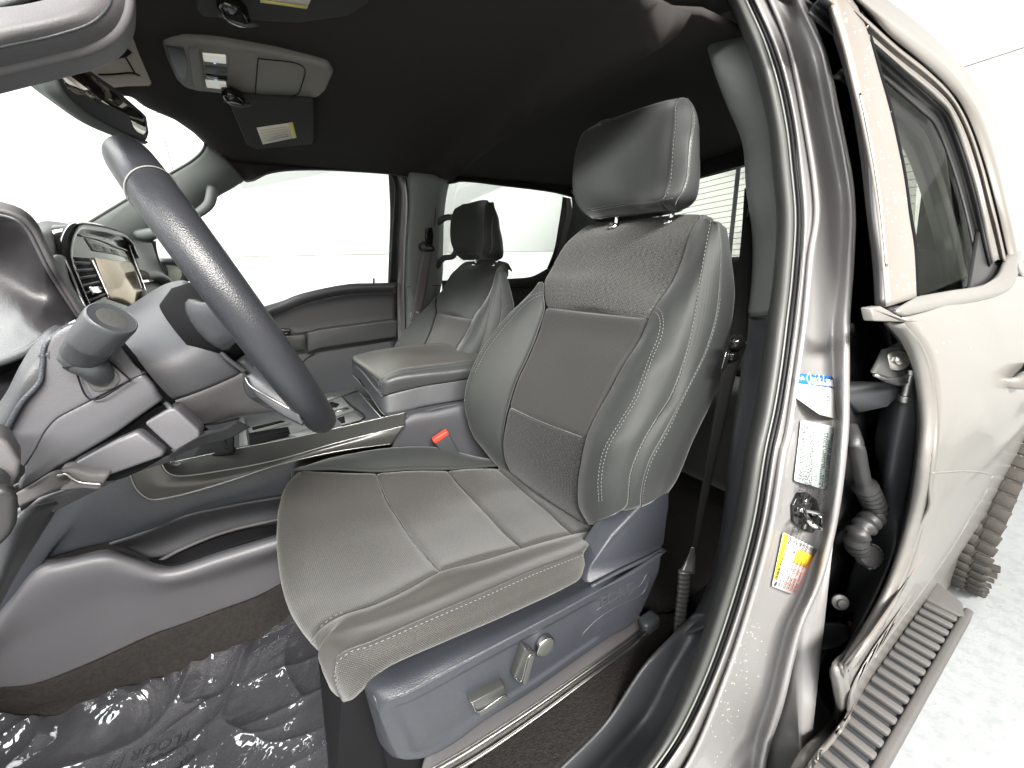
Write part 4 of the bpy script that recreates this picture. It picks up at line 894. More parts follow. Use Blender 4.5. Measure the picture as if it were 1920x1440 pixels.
lathe('lumbar_knob', kc, ns, [(.0175, 0), (.0175, .008), (.0165, .0095), (.0155, .0095)], M['satin'], seat, 40)
lathe('lumbar_knob_face', kc, ns, [(.0155, .0), (.0155, .010), (.012, .0115), (.006, .012)], M['rubber_grey'], seat, 40)
prism('under_seat_dark', L([(640, 1317, .47), (705, 1285, .47), (765, 1420, .47), (850, 1440, .47), (840, 1540, .47), (625, 1540, .47)]), M['black'], seat, (0, .35, 0), .004)  # black plate added to stand for the darkness under the seat front
# rail cover and track
r1 = L([(812, 1412, .40), (904, 1350, .40), (1000, 1290, .402), (1100, 1222, .404), (1175, 1172, .408), (1200, 1156, .41)])
r2 = L([(790, 1452, .43), (880, 1400, .43), (1000, 1322, .43), (1100, 1252, .43), (1175, 1200, .43), (1200, 1180, .43)])
patch('rail_cover', [r1, [a.lerp(b, .5)+W(0, .006, 0) for a, b in zip(r1, r2)], r2], M['trim_warm'], seat, nu=30, nv=14)
tube('seat_rail', [p+W(0, -.004, -.002) for p in r2], .0032, M['satin'], seat, n=20)
r3 = L([(780, 1478, .43), (880, 1424, .43), (1000, 1344, .43), (1100, 1270, .43), (1180, 1212, .43), (1210, 1184, .43)])
patch('rail_cover', [r2, r3], M['steel'], seat, nu=20, nv=6)
tube('seat_rail', [p+W(0, -.004, 0) for p in r3], .0036, M['satin'], seat, n=20)
patch('rail_cover', [r3, [p+W(0, .02, -.05) for p in r3]], M['black'], seat, nu=16, nv=4)
rend = box('rail_end', P(1216, 1168, .44), (.05, .03, .035), M['plastic_dark'], seat, bev=.008)
# seat frame filling below the cushion (dark)
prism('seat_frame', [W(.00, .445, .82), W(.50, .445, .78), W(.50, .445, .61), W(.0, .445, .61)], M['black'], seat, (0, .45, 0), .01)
# --- passenger seat: the same seat, further across the cab
DX = W(-.035, .80, -.055)
ps = copy_tree(seat, None, DX)
ps['label'] = 'front passenger seat with plain grey backrest, beyond the centre armrest'
plain = {'heather_cloth': M['bolster'], 'dark_ribbed_cloth': M['cloth']}
for ch in [q for q in bpy.data.objects if q.parent and q.data and (q.parent is ps or q.parent.parent is ps)]:
    if ch.data.materials and ch.data.materials[0].name in plain:
        ch.data = ch.data.copy(); ch.data.materials[0] = plain[ch.data.materials[0].name if False else [k for k in plain if ch.data.materials[0].name.startswith(k)][0]]
# --- buckle between seat and console
bk_ = thing('belt_buckle', 'black seat belt buckle with a red release button beside the driver seat', 'buckle', P(835, 835, .955))
n0 = (P(856, 850, .96)-P(822, 822, .965))
a = P(811, 826, .945); b = P(838, 808, .945); c = P(862, 850, .94); d = P(838, 862, .94)
prism('buckle_body', [a, b, c, d], M['plastic_dark'], bk_, (.004, .022, .002), .003, 3)
prism('release_button', [a+W(-.001, -.003, .001), b+W(-.001, -.003, .001), b.lerp(c, .14)+W(0, -.003, 0), a.lerp(d, .16)+W(0, -.003, 0)], M['red'], bk_, (.003, .018, .002), .002)

# =================================================================== headliner, roof and far side of the cab
def Cp(L, off): return C(L, off, 'p')
# passenger side window line (front door window top and rear door window top)
wt = [(392, 382), (461, 340), (499, 327), (530, 321), (592, 319), (680, 323), (725, 326), (770, 334), (845, 346), (861, 341), (950, 350), (1040, 362), (1075, 372), (1160, 392)]
wt2 = [(409, 300), (461, 339), (499, 325), (530, 319), (592, 317), (680, 321), (725, 324), (770, 332), (845, 343), (861, 339), (950, 348), (1040, 360), (1075, 369), (1180, 388)]
top_edge = Cp(wt2, 0)
def hz(x, y):                                   # height of the roof lining
    a = (y-1.08)/.66; z = 1.885-.035*a*a-.05*max(0, abs(a)-.72)
    z -= .06*math.exp(-((x-.67)/.038)**2)*(1 if abs(a) < .8 else .3)     # padded cross beam behind the front seats
    if x > .66: z += .012
    if x < -.02: z -= .20*(x+.02)**2*6
    return z
def headliner():
    xs = [-.34+.05*i for i in range(46)]; V = []; Fc = []
    ys = [.40+.0275*j for j in range(50)]
    for x in xs:
        for y in ys: V.append(W(x, y, hz(x, y)))
    n_ = len(ys)
    for i in range(len(xs)-1):
        for j in range(n_-1): Fc.append((i*n_+j, (i+1)*n_+j, (i+1)*n_+j+1, i*n_+j+1))
    o = meshobj('headliner', V, Fc, M['headliner'], truck); solid(o, .012); return o
# the lining is cut at the windscreen header: front border follows the glass edge
wh_e = [(130, 120), (219, 166), (248, 170), (277, 193), (328, 215), (365, 241), (383, 262), (409, 300)]
hd_edge = [P(140, 110, 1.0), P(219, 166, 1.12), P(248, 172, 1.2), P(277, 193, 1.30), P(328, 215, 1.45), P(365, 241, 1.58), P(386, 262, 1.655), P(396, 283, 1.68)]
def headliner2():
    V = []; Fc = []; nx = 54
    ys = [.53+.0230*j for j in range(51)]
    def xfront(y):
        t = [(p.y, p.x) for p in hd_edge]; t = [(.30, -.12), (.6, -.27), (.85, -.31)]+t
        return interp(y, t)
    def zfront(y):
        t = [(.30, 1.74), (.6, 1.83), (.85, 1.85)]+[(p.y, p.z) for p in hd_edge]; return interp(y, t)
    for y in ys:
        xf, zf = xfront(y), zfront(y)
        for i in range(nx):
            t = i/(nx-1); x = xf+(1.80-xf)*t**1.15; z = hz(x, y)
            k = max(0, 1-(x-xf)/.10); z = z*(1-k*k)+zf*k*k
            V.append(W(x, y, z))
    for j in range(len(ys)-1):
        for i in range(nx-1): Fc.append((j*nx+i, j*nx+i+1, (j+1)*nx+i+1, (j+1)*nx+i))
    o = meshobj('headliner', V, Fc, M['headliner'], truck); solid(o, .012); return o
hl = headliner2()
# curved side of the lining down to the windows
inner_e = [W(p.x, 1.675, hz(p.x, 1.675)+.0) for p in top_edge]
patch('headliner_side', [top_edge, [a.lerp(b, .5)+W(0, .012, .012) for a, b in zip(top_edge, inner_e)], [p+W(0, -.03, .004) for p in inner_e]], M['headliner'], truck, nu=90, nv=14, th=.006)
tube('window_trim_edge', [p+W(0, 0, -.002) for p in top_edge], .003, M['trim_warm'], truck, n=90, seg=6)
ne = [W(x, .535, hz(x, .535)-.002) for x in (.72, .9, 1.1, 1.3, 1.5, 1.7)]
# driver side roof rail lining up to the door frame
if 0: patch('headliner_side', [ne, [p+W(0, -.012, -.03) for p in ne], [p+W(0, -.012, -.08) for p in ne]], M['headliner'], truck, nu=40, nv=10)
if 0: patch('door_frame', [[p+W(0, -.045, -.08) for p in ne[:5]], [p+W(0, -.10, -.07) for p in ne[:5]], [p+W(0, -.12, -.02) for p in ne[:5]]], M['paint'], truck, nu=30, nv=10)
# roof skin
V = []; Fc = []; nx, ny = 30, 24
for i in range(nx):
    for j in range(ny):
        y = .48+1.32*j/(ny-1); x0_ = interp(y, [(.30, -.10), (.6, -.26), (.85, -.30)]+[(q.y, q.x-.012) for q in hd_edge]); x = x0_+(1.92-x0_)*i/(nx-1); a = (y-1.08)/.74
        V.append(W(x, y, 1.955-.05*a*a-.04*a**8-.05*max(0, .1-x)-.15*max(0, .1-x)**2))
for i in range(nx-1):
    for j in range(ny-1): Fc.append((i*ny+j, (i+1)*ny+j, (i+1)*ny+j+1, i*ny+j+1))
solid(meshobj('roof_skin', V, Fc, M['paint'], truck), .004)
# A pillar trim
Ap1 = [(387, 270), (383, 282), (365, 300), (314, 331), (240, 375), (168, 419), (100, 462)]
Ap2 = [(461, 340), (440, 353), (392, 382), (384, 392), (369, 407), (330, 428), (295, 449), (262, 470), (215, 505)]
m1 = [(432, 306), (416, 322), (372, 352), (348, 374), (312, 398), (262, 428), (215, 455), (160, 492)]
patch('pillar_trim', [Cp([(a, b) for a, b in Ap1], -.04), Cp(m1, -.035), Cp(Ap2, .0)], M['trim'], truck, nu=50, nv=30, tuck=(.004, 0, .003, .004), tw=.012, bulge=(0, -.012, 0))
tube('far_grab_handle', [Q(398, 352, -.03), Q(392, 382, -.06), Q(368, 402, -.07), Q(330, 420, -.07), Q(290, 436, -.06), Q(262, 438, -.035), Q(254, 428, -.02)], [.016, .015, .013, .013, .015, .017, .016], M['trim'], truck, n=40, seg=14)
tube('glass_seal', Cp([(a-2, b-1) for a, b in Ap1], -.035), .004, M['rubber'], truck, n=40)
tube('glass_seal', [p+W(-.004, 0, -.006) for p in hd_edge], .004, M['rubber'], truck, n=40)
# windscreen
ws = [W(-.30, .50, 1.86), W(-.34, 1.08, 1.885), W(-.14, 1.66, 1.85), W(-.75, 1.72, 1.42), W(-.92, 1.08, 1.42), W(-.75, .42, 1.42)]
patch('windscreen', [[hd_edge[0]+W(-.01, -.5, 0), hd_edge[0]+W(-.01, 0, 0), hd_edge[3]+W(-.01, 0, 0), hd_edge[-1]+W(-.01, 0, .0)], [W(-.62, .42, 1.60), W(-.72, 1.05, 1.62), W(-.68, 1.4, 1.62), W(-.50, 1.72, 1.58)], [W(-.85, .36, 1.30), W(-1.0, 1.08, 1.30), W(-.98, 1.4, 1.30), W(-.85, 1.78, 1.30)]], M['glass'], truck, nu=30, nv=20, th=0)
# near A pillar with grab handle
gh = thing('grab_handle', 'thick mauve-grey grab handle on the near windscreen pillar, top left corner', 'grab handle', P(120, 60, .42))
gc = [P(-160, 105, .40), P(-60, 88, .41), P(60, 62, .42), P(150, 38, .43), P(200, 14, .44), P(214, -30, .46), P(212, -90, .48)]
gu = L([(-160, 30, .45), (-60, 18, .45), (20, 14, .45), (80, 3, .45), (130, -12, .45), (150, -40, .46)])
gm = L([(-160, 96, .405), (-60, 74, .405), (30, 52, .405), (110, 30, .41), (160, 0, .42), (176, -45, .44)])
gl_ = L([(-160, 122, .41), (-60, 100, .41), (20, 82, .41), (110, 62, .413), (180, 36, .42), (206, 2, .43), (212, -50, .45)])
gb = L([(-160, 165, .43), (-60, 146, .43), (0, 132, .43), (60, 118, .43), (110, 106, .43), (165, 92, .432), (212, 66, .436), (236, 28, .444), (242, -20, .455), (240, -60, .46)])
gmesh = patch('handle_body', [[p+W(0, .03, 0) for p in gu], gu, gm, gl_, gb, [p+W(-.004, .035, .002) for p in gb]], M['trim_warm'], gh, nu=60, nv=50, th=.004)
gseam = cord('handle_seam', [(-60, 100), (20, 84), (110, 64), (175, 40), (205, 8), (210, -20)], [gmesh], .0009, M['plastic_dark'], gh)
tube('handle_edge', gb, .0035, M['trim_warm'], gh, n=60, seg=10)
patch('speaker_mesh', [L([(8, 22, .50), (14, 4, .50), (40, -14, .50)]), L([(40, 18, .50), (70, 4, .50), (110, -10, .50)])], mat('mesh_grille', (.05, .05, .055), .5, bump=[('X', 160, .002)]), gh, nu=20, nv=20)
patch('near_pillar', [L([(-300, 60, .47), (-60, 20, .47), (160, -60, .47), (360, -180, .47)]), L([(-300, -20, .5), (-60, -60, .5), (160, -140, .5), (360, -260, .5)])], M['trim'], truck, nu=20, nv=8)
# ---- sun visors
def visor(name, label, corners, lab, clip=None):
    v = thing(name, label, 'sun visor', P(*corners[0], 'z') if len(corners[0]) == 3 else corners[0], 'sun visors')
    pts = [P(*c, 'z') for c in corners]
    prism('visor_panel', pts, M['headliner_v'], v, (0, 0, .014), .006, 3)
    return v
M['headliner_v'] = mat('visor_cloth', (.034, .033, .032), .85, spec=.25, bump=[('noise', 700, .0004)], vary=(5, .1))
v1 = visor('sun_visor', 'dark sun visor with pale warning label, folded above the passenger window', [(424, 182, 1.846), (588, 192, 1.846), (590, 262, 1.846), (586, 272, 1.846), (480, 281, 1.846), (462, 272, 1.846), (445, 232, 1.846)], None)
lb = [P(481, 240, 1.8445, 'z'), P(549, 230, 1.8445, 'z'), P(556, 258, 1.8445, 'z'), P(493, 271, 1.8445, 'z')]
prism('visor_label', lb, M['cream'], v1, (0, 0, .001), 0)
prism('visor_label_band', [lb[1]+W(0, 0, -.0006), lb[2]+W(0, 0, -.0006), lb[2].lerp(lb[3], .12)+W(0, 0, -.0006), lb[1].lerp(lb[0], .12)+W(0, 0, -.0006)], mat('dull_yellow', (.6, .55, .12), .5), v1, (0, 0, .0004), 0)
for k in range(5):
    a = lb[0].lerp(lb[3], .15+.16*k)+W(0, 0, -.0008); b = lb[1].lerp(lb[2], .15+.16*k)+W(0, 0, -.0008)
    tube('label_line', [a.lerp(b, .08), a.lerp(b, .3+.1*(k % 3)), a.lerp(b, .8)], .0009, mat('line_grey', (.45, .43, .38), .6) if k == 0 else bpy.data.materials['line_grey'], v1, n=5, seg=4)
v2 = visor('sun_visor', 'dark sun visor over the driver with a yellow-edged label at the top border', [(700, -30, 1.85), (690, 10, 1.85), (655, 32, 1.85), (560, 46, 1.85), (380, 34, 1.85), (368, 20, 1.85), (380, -60, 1.85)], None)
lb2 = [P(488, 4, 1.848, 'z'), P(575, 16, 1.848, 'z'), P(598, -30, 1.848, 'z'), P(500, -44, 1.848, 'z')]
prism('visor_label', lb2, M['cream'], v2, (0, 0, .001), 0)
prism('visor_label_band', [lb2[0]+W(0, 0, -.0006), lb2[1]+W(0, 0, -.0006), lb2[1].lerp(lb2[2], .10)+W(0, 0, -.0006), lb2[0].lerp(lb2[3], .10)+W(0, 0, -.0006)], bpy.data.materials['dull_yellow'], v2, (0, 0, .0004), 0)
for par, cx, cy in ((v2, 438, 22), (v1, 438, 184)):
    c = P(cx, cy, 1.838, 'z')
    lathe('visor_clip', c, (0, 0, -1), [(.024, -.012), (.024, .004), (.017, .012), (.008, .012)], M['gloss'], par, 28, sy=.7)
    tube('visor_pivot', [c+W(-.02, 0, -.008), c+W(.01, .005, -.012), c+W(.03, .01, -.004)], .003, M['plastic_dark'], par, n=8)
# ---- overhead console
oc = thing('overhead_console', 'grey overhead console with two square reading lamps and sunglasses bin', 'console', P(460, 130, 1.84, 'z'))
zc = 1.858
O_ = lambda a, b, z=zc: P(a, b, z, 'z')
outl = [(304, 82), (345, 78), (420, 86), (520, 103), (590, 120), (618, 128), (626, 140), (612, 172), (598, 184), (570, 187), (470, 182), (372, 173), (345, 166), (328, 150), (312, 112)]
prism('console_body', [O_(*q) for q in outl], M['ohc'] if 'ohc' in M else M.setdefault('ohc', mat('overhead_grey', (.19, .178, .158), .6, bump=grain, vary=(10, .12))), oc, (0, 0, .022), .009, 4)
prism('front_lens', [O_(310, 86, zc-.001), O_(345, 92, zc-.004), O_(352, 116, zc-.006), O_(350, 152, zc-.004), O_(335, 148, zc-.001), O_(318, 116, zc-.001)], M['plastic_dark'], oc, (0, 0, .02), .004)
prism('front_wedge', [O_(352, 92, zc-.002), O_(372, 94, zc-.008), O_(382, 166, zc-.008), O_(362, 164, zc-.002)], M['ohc'], oc, (0, 0, .012), .003)
for q in ([(376, 97), (428, 104), (434, 172), (386, 168)],):
    prism('lamp_bezel', [O_(a, b, zc-.002) for a, b in q], M['ohc'], oc, (0, 0, .006), .002)
lampm = mat('reading_lamp', (.8, .78, .72), .3, emis=((1, .95, .85), .25))
prism('reading_lamp', [O_(380, 102, zc-.005), O_(424, 107, zc-.005), O_(425, 121, zc-.005), O_(382, 116, zc-.005)], lampm, oc, (0, 0, .006), .002)
prism('reading_lamp', [O_(385, 152, zc-.005), O_(424, 156, zc-.005), O_(426, 169, zc-.005), O_(388, 165, zc-.005)], lampm, oc, (0, 0, .006), .002)
prism('lamp_switch', [O_(384, 124, zc-.004), O_(426, 128, zc-.004), O_(427, 139, zc-.004), O_(385, 136, zc-.004)], M['plastic_dark'], oc, (0, 0, .006), .002)
prism('lamp_switch', [O_(385, 140, zc-.004), O_(427, 144, zc-.004), O_(427, 152, zc-.004), O_(386, 149, zc-.004)], M['gloss'], oc, (0, 0, .006), .002)
for a, b in ((403, 119), (405, 150)): box('indicator', O_(a, b, zc-.006), (.004, .0015, .001), mat('blue_indicator', (.1, .3, .9), .4, emis=((.2, .5, 1), 1.5)) if a == 403 else bpy.data.materials['blue_indicator'], oc, bev=0)
prism('bin_door', [O_(482, 110, zc-.0015), O_(560, 120, zc-.0015), O_(571, 128, zc-.0015), O_(566, 160, zc-.0015), O_(554, 178, zc-.0015), O_(480, 178, zc-.0015)], M['ohc'], oc, (0, 0, .004), .002)
tube('bin_gap', [O_(a, b, zc-.0018) for a, b in ((484, 110), (556, 119), (570, 127), (566, 158), (553, 179), (478, 180))], .0009, M['black'], oc, n=40, seg=6)
tube('bin_gap', [O_(484, 110, zc-.0015), O_(478, 180, zc-.0015)], .0008, M['black'], oc, n=6, seg=6)
# ---- mirror housing and mirror
mh = thing('sensor_shroud', 'grey plastic sensor shroud at the top of the windscreen', 'shroud', P(210, 120, 1.05))
sp = [(96, 122), (130, 95), (200, 62), (238, 52), (248, 62), (262, 100), (286, 156), (282, 162), (240, 163), (212, 166), (150, 140), (100, 130)]
prism('shroud_cover', [P(a, b, 1.84-(.0006*max(0, b-60)), 'z') if False else P(a, b, .955) for a, b in sp], M['ohc'], mh, (-.05, .04, .02), .008, 3)
prism('shroud_recess', [P(a, b, .950) for a, b in ((140, 104), (160, 92), (210, 84), (236, 88), (247, 97), (235, 106), (200, 110), (150, 108))], M['black'], mh, (0, .004, 0), .001)
tube('shroud_joint', [P(a, b, .949) for a, b in ((184, 140), (215, 139), (250, 137), (262, 142))], .0012, M['black'], mh, n=12, seg=6)
tube('shroud_joint', [P(a, b, .949) for a, b in ((236, 108), (243, 120), (252, 136))], .0012, M['black'], mh, n=12, seg=6)
rm = thing('rear_view_mirror', 'dark rear view mirror on the windscreen above the steering wheel', 'mirror', P(180, 180, .98))
# front (glass) face plane and shell behind it
mf = [(104, 110), (125, 106), (150, 118), (210, 160), (266, 208), (276, 218), (281, 250), (276, 264), (262, 262), (200, 233), (150, 200), (118, 166), (108, 140)]
ml = lambda a, b: P(a, b, .86+.16*(a-104)/177)
prism('mirror_rim', [ml(a, b) for a, b in mf], M['plastic_dark'], rm, (-.006, .002, 0), .003, 3)
mg = [(112, 116), (126, 113), (150, 126), (208, 167), (262, 213), (270, 222), (273, 246), (268, 253), (200, 222), (152, 190), (122, 160), (114, 140)]
prism('mirror_glass', [ml(a, b)+W(.0012, -.0012, 0) for a, b in mg], M['mirror'], rm, (-.002, .001, 0), 0)
sh1 = [ml(a, b) for a, b in ((104, 110), (108, 140), (118, 166), (150, 200), (200, 233), (262, 262), (276, 264))]
sh2 = [P(a, b, .89+.16*(a-60)/217) for a, b in ((58, 122), (66, 150), (78, 166), (112, 196), (158, 228), (235, 257), (274, 265))]
patch('mirror_shell', [sh1, [a.lerp(b, .5)+W(-.004, 0, -.003) for a, b in zip(sh1, sh2)], sh2, [p+W(-.03, .02, .03) for p in sh2]], M['trim'], rm, nu=40, nv=16, th=.003)
tube('mirror_stem', [P(110, 130, 1.0), P(130, 100, 1.05), P(160, 95, 1.08)], .012, M['plastic_dark'], rm, n=10)
# ---- B pillar on the far side
bpl = [(762, 322), (763, 342), (766, 379), (760, 458), (759, 538), (761, 609), (762, 680)]
bpr = [(848, 332), (842, 346), (834, 392), (831, 460), (829, 527), (818, 580), (800, 660)]
patch('far_pillar_trim', [Cp(bpl, .02), Cp(mids(bpl, bpr, .12), -.035), Cp(mids(bpl, bpr, .8), -.035), Cp(bpr, .015)], M['pillar_light'], truck, nu=30, nv=30)
tube('pillar_joint', Cp([(763, 538), (790, 537), (828, 535)], -.037), .0015, M['black'], truck, n=12, seg=6)
fs = [(737, 332), (740, 347), (739, 400), (737, 432), (732, 500), (730, 532)]
fs2 = [(762, 336), (765, 379), (760, 458), (758, 538), (758, 640)]
patch('far_door_frame', [Cp(off([(735, 326), (742, 345), (741, 400), (738, 440), (735, 500), (733, 532)], -2), .02), Cp([(744, 330), (750, 348), (750, 400), (747, 440), (745, 500), (744, 532)], .035)], M['rubber'], truck, nu=24, nv=6)
patch('far_door_frame', [Cp([(728, 316), (732, 400), (728, 520), (726, 660)], .06), Cp([(775, 320), (775, 400), (772, 520), (770, 680)], .06)], M['rubber'], truck, nu=12, nv=6)
patch('far_door_frame', [Cp([(744, 330), (751, 350), (751, 400), (748, 440), (746, 500), (746, 640)], .03), Cp([(752, 332), (758, 365), (757, 400), (754, 450), (752, 540), (752, 640)], .015), Cp([(760, 336), (764, 379), (760, 458), (758, 538), (760, 640)], .03)], M['paint'], truck, nu=24, nv=12)
# rear far window frame and C pillar
cp1 = [(1056, 369), (1055, 380), (1048, 425), (1040, 469), (1027, 503)]
cp2 = [(1070, 372), (1073, 400), (1064, 440), (1056, 470), (1050, 500)]
patch('far_door_frame', [Cp(cp1, .005), Cp(mids(cp1, cp2, .5), .03)], M['rubber'], truck, nu=20, nv=6)
patch('far_door_frame', [Cp(mids(cp1, cp2, .45), .02), Cp(cp2, .02)], M['paint'], truck, nu=20, nv=8)
patch('rear_pillar_trim', [Cp([(1070, 356)]+cp2[1:], .01), Cp([(1110, 360), (1110, 420), (1110, 470), (1110, 530)], -.03), Cp([(1190, 380), (1190, 420), (1190, 470), (1190, 560)], -.05)], M['pillar_light'], truck, nu=20, nv=20)
# far doors
fd = thing('far_front_door', 'dark grey front passenger door with armrest, closed, seen across the console', 'door', Q(620, 600, 0))
top = [(180, 640), (300, 620), (440, 592), (489, 577), (529, 565), (560, 553), (620, 539), (660, 533), (700, 532), (746, 531)]
d2 = [(180, 665), (300, 645), (440, 612), (492, 597), (532, 584), (562, 572), (620, 557), (660, 551), (700, 549), (742, 549)]
d3 = [(180, 720), (300, 700), (440, 660), (500, 640), (540, 630), (575, 624), (620, 618), (660, 612), (700, 606), (742, 600)]
patch('door_card', [Cp(off(top, 0, -1), .04), Cp(top, .0), Cp(mids(top, d2, .5), -.012), Cp(d2, .0)], M['plastic_low'], fd, nu=60, nv=20)
patch('door_card', [Cp(d2, .003), Cp(mids(d2, d3, .15), .012), Cp(mids(d2, d3, .7), .012), Cp(d3, .008)], M['plastic_low'], fd, nu=60, nv=16)
top2 = [(745, 531), (752, 536), (756, 570), (754, 610), (745, 645)]
prism('armrest_pad', [Q(576, 624, -.05), Q(600, 617, -.05), Q(742, 598, -.05), Q(746, 604, -.05), Q(744, 632, -.05), Q(600, 654, -.05), Q(577, 662, -.05)], M['vinyl'], fd, (0, .06, 0), .010, 4)
prism('pull_handle', [Q(512, 632, -.045), Q(573, 626, -.045), Q(574, 656, -.045), Q(538, 661, -.045)], M['smoke'], fd, (0, .03, 0), .004)
prism('pull_recess', [Q(500, 618, -.03), Q(545, 616, -.03), Q(545, 628, -.03), Q(505, 630, -.03)], M['gloss'], fd, (0, .02, 0), .003)
low1 = [(180, 716), (300, 696), (440, 656), (540, 626), (575, 620), (640, 612), (742, 598)]; low2 = [(300, 900), (440, 880), (540, 860), (600, 850), (660, 840), (742, 830)]
patch('door_card', [Cp(low1, .012), Cp(mids(low1, low2, .25), .0), Cp(mids(low1, low2, .5), .0), Cp(low2, .0)], M['plastic_dark'], fd, nu=40, nv=20)
tube('card_groove', Cp([(560, 690), (575, 672), (590, 664)], -.004), .002, M['black'], fd, n=10, seg=6)
tube('lock_pin', [Q(701, 532, .01), Q(701, 522, .01)], .004, M['black'], fd, n=4)
rd = thing('far_rear_door', 'grey rear passenger side door panel beyond the front passenger headrest', 'door', Q(980, 560, 0))
t1 = [(829, 527), (880, 525), (964, 523), (998, 519), (1027, 504), (1050, 490), (1090, 480)]; t2 = [(829, 620), (880, 620), (964, 620), (998, 620), (1027, 620), (1090, 620)]
patch('door_card', [Cp(off(t1, 0, -1), .03), Cp(t1, .0), Cp(mids(t1, t2, .12), -.01), Cp(mids(t1, t2, .2), .006), Cp(t2, .01)], M['trim_warm'], rd, nu=40, nv=24)
tube('card_groove', Cp([(850, 540), (930, 540), (1000, 538)], -.012), .0015, M['black'], rd, n=14, seg=6)
# window panes
def pane(pts, parent, m): return prism('window_glass', pts, m, parent, (0, .004, 0), 0)
pane([Q(215, 470, .02), Q(400, 370, .02), Q(500, 318, .02), Q(735, 318, .02), Q(742, 345, .02), Q(738, 536, .02), Q(660, 540, .02), Q(560, 560, .02), Q(440, 600, .02)], fd, M['glass'])
pane([Q(836, 342, .02), Q(862, 336, .02), Q(1058, 362, .02), Q(1040, 475, .02), Q(1026, 508, .02), Q(964, 528, .02), Q(828, 532, .02)], rd, M['glass'])
# door mirror beyond the quarter light
dm = thing('door_mirror', 'passenger door mirror seen through the side glass behind the steering wheel', 'mirror', Q(300, 490, .2))
patch('mirror_sail', [Cp([(215, 480), (262, 462), (292, 452)], .01), Cp([(222, 540), (270, 520), (302, 560)], .01)], M['plastic_dark'], dm, nu=10, nv=10)
tube('sail_edge', Cp([(286, 452), (296, 490), (318, 535)], .0), .006, M['rubber'], dm, n=12)
tube('mirror_housing', Cp([(304, 492), (340, 496), (348, 520), (330, 540), (312, 530), (306, 505)], .10), .012, M['plastic_dark'], dm, n=40, closed=True)
prism('mirror_face', Cp([(304, 492), (340, 496), (348, 520), (330, 540), (312, 530)], .105), mat('mirror_cream', (.75, .72, .65), .3), dm, (0, .01, 0), .002)
# belt and anchor on the far pillar
sb = thing('seat_belt', 'grey shoulder belt hanging from the far pillar beside the passenger headrest', 'seat belt', Q(800, 480, -.05), 'front seat belts')
def ribbon(name, cl, wd, m, parent, th=.0014, n=40):
    """flat webbing: cl = centre points, wd = width vectors"""
    c = catmull(cl, n); ww = catmull([Vector(q) for q in wd], n)
    V = []; Fc = []
    for i in range(n):
        for k in range(5): V.append(c[i]+ww[i]*(k/4-.5))
    for i in range(n-1):
        for k in range(4): Fc.append((i*5+k, i*5+k+1, (i+1)*5+k+1, (i+1)*5+k))
    uv = [(i*.01, k*.012) for i in range(n) for k in range(5)]
    o = meshobj(name, V, Fc, m, parent, True, uv); solid(o, th); return o
M['belt_grey'] = mat('grey_webbing', (.13, .125, .12), .6, bump=[('noise', 500, .0003)])
ribbon('webbing', [Q(803, 465, -.055), Q(795, 510, -.058), Q(787, 560, -.06), Q(778, 600, -.055)], [W(.05, 0, .004)]*4, M['belt_grey'], sb)
tube('belt_ring', [Q(787, 460, -.055), Q(796, 455, -.07), Q(810, 460, -.07), Q(814, 468, -.06), Q(800, 470, -.06), Q(789, 468, -.055)], .005, M['gloss'], sb, n=30, closed=True)
prism('height_adjuster', [Q(798, 428, -.055), Q(811, 426, -.055), Q(814, 440, -.06), Q(812, 462, -.06), Q(799, 462, -.06)], M['gloss'], sb, (0, .02, 0), .005, 3)
tube('adjuster_slot', [Q(801, 387, -.038), Q(815, 389, -.038), Q(814, 425, -.038)], .0016, M['black'], sb, n=14, seg=6)
tube('floor_anchor', [Q(770, 588, -.04), Q(784, 586, -.06), Q(786, 592, -.06), Q(772, 596, -.045)], .004, M['steel'], sb, n=20, closed=True)
g2 = thing('grab_handle', 'black grab handle on the far pillar, looping behind the passenger headrest', 'grab handle', Q(840, 440, -.03))
tube('handle_bar', [Q(822, 418, -.02), Q(836, 408, -.05), Q(852, 410, -.07), Q(858, 445, -.075), Q(850, 480, -.07), Q(832, 484, -.05), Q(820, 500, -.02)], .013, M['plastic_dark'], g2, n=40, seg=12)
ch = thing('coat_hook', 'small black coat hook on the roof lining above the far rear window', 'coat hook', Q(972, 318, 0))
box('hook_base', P(936, 314, 1.66), (.07, .006, .018), M['black'], ch, bev=.002)
for a in (968, 976): tube('hook', [P(a+2, 311, 1.655), P(a+1, 320, 1.64), P(a-5, 323, 1.63), P(a-6, 318, 1.625)], .003, M['smoke'], ch, n=12, seg=6)
# ---- rear wall of the cab with its heated window
rw = thing('rear_window', 'rear cab window with thin heating lines, behind the driver headrest', 'window', (1.78, 1.1, 1.6))
rx0 = 1.78
prism('glass', [W(rx0, .44, 1.44), W(rx0, 1.75, 1.44), W(rx0, 1.70, 1.82), W(rx0, .49, 1.82)], M['glass_rear'], rw, (.004, 0, 0), 0)
k = 0; z = 1.455
while z < 1.81:
    tube('heating_line', [W(rx0-.001, .46, z), W(rx0-.001, 1.1, z+.002), W(rx0-.001, 1.73, z)], .0012, M['plastic_dark'], rw, n=4, seg=4); z += .024
for yy in (1.03, 1.42): prism('window_divider', [W(rx0-.002, yy, 1.44), W(rx0-.002, yy+.02, 1.44), W(rx0-.002, yy+.02, 1.82), W(rx0-.002, yy, 1.82)], mat('divider_grey', (.5, .52, .52), .4) if yy == 1.03 else bpy.data.materials['divider_grey'], rw, (.003, 0, 0), .001)
prism('cab_back', [W(1.80, .30, .6), W(1.80, 1.9, .6), W(1.80, 1.9, 1.43), W(1.80, .30, 1.43)], M['plastic_dark'], truck, (.02, 0, 0), .003)
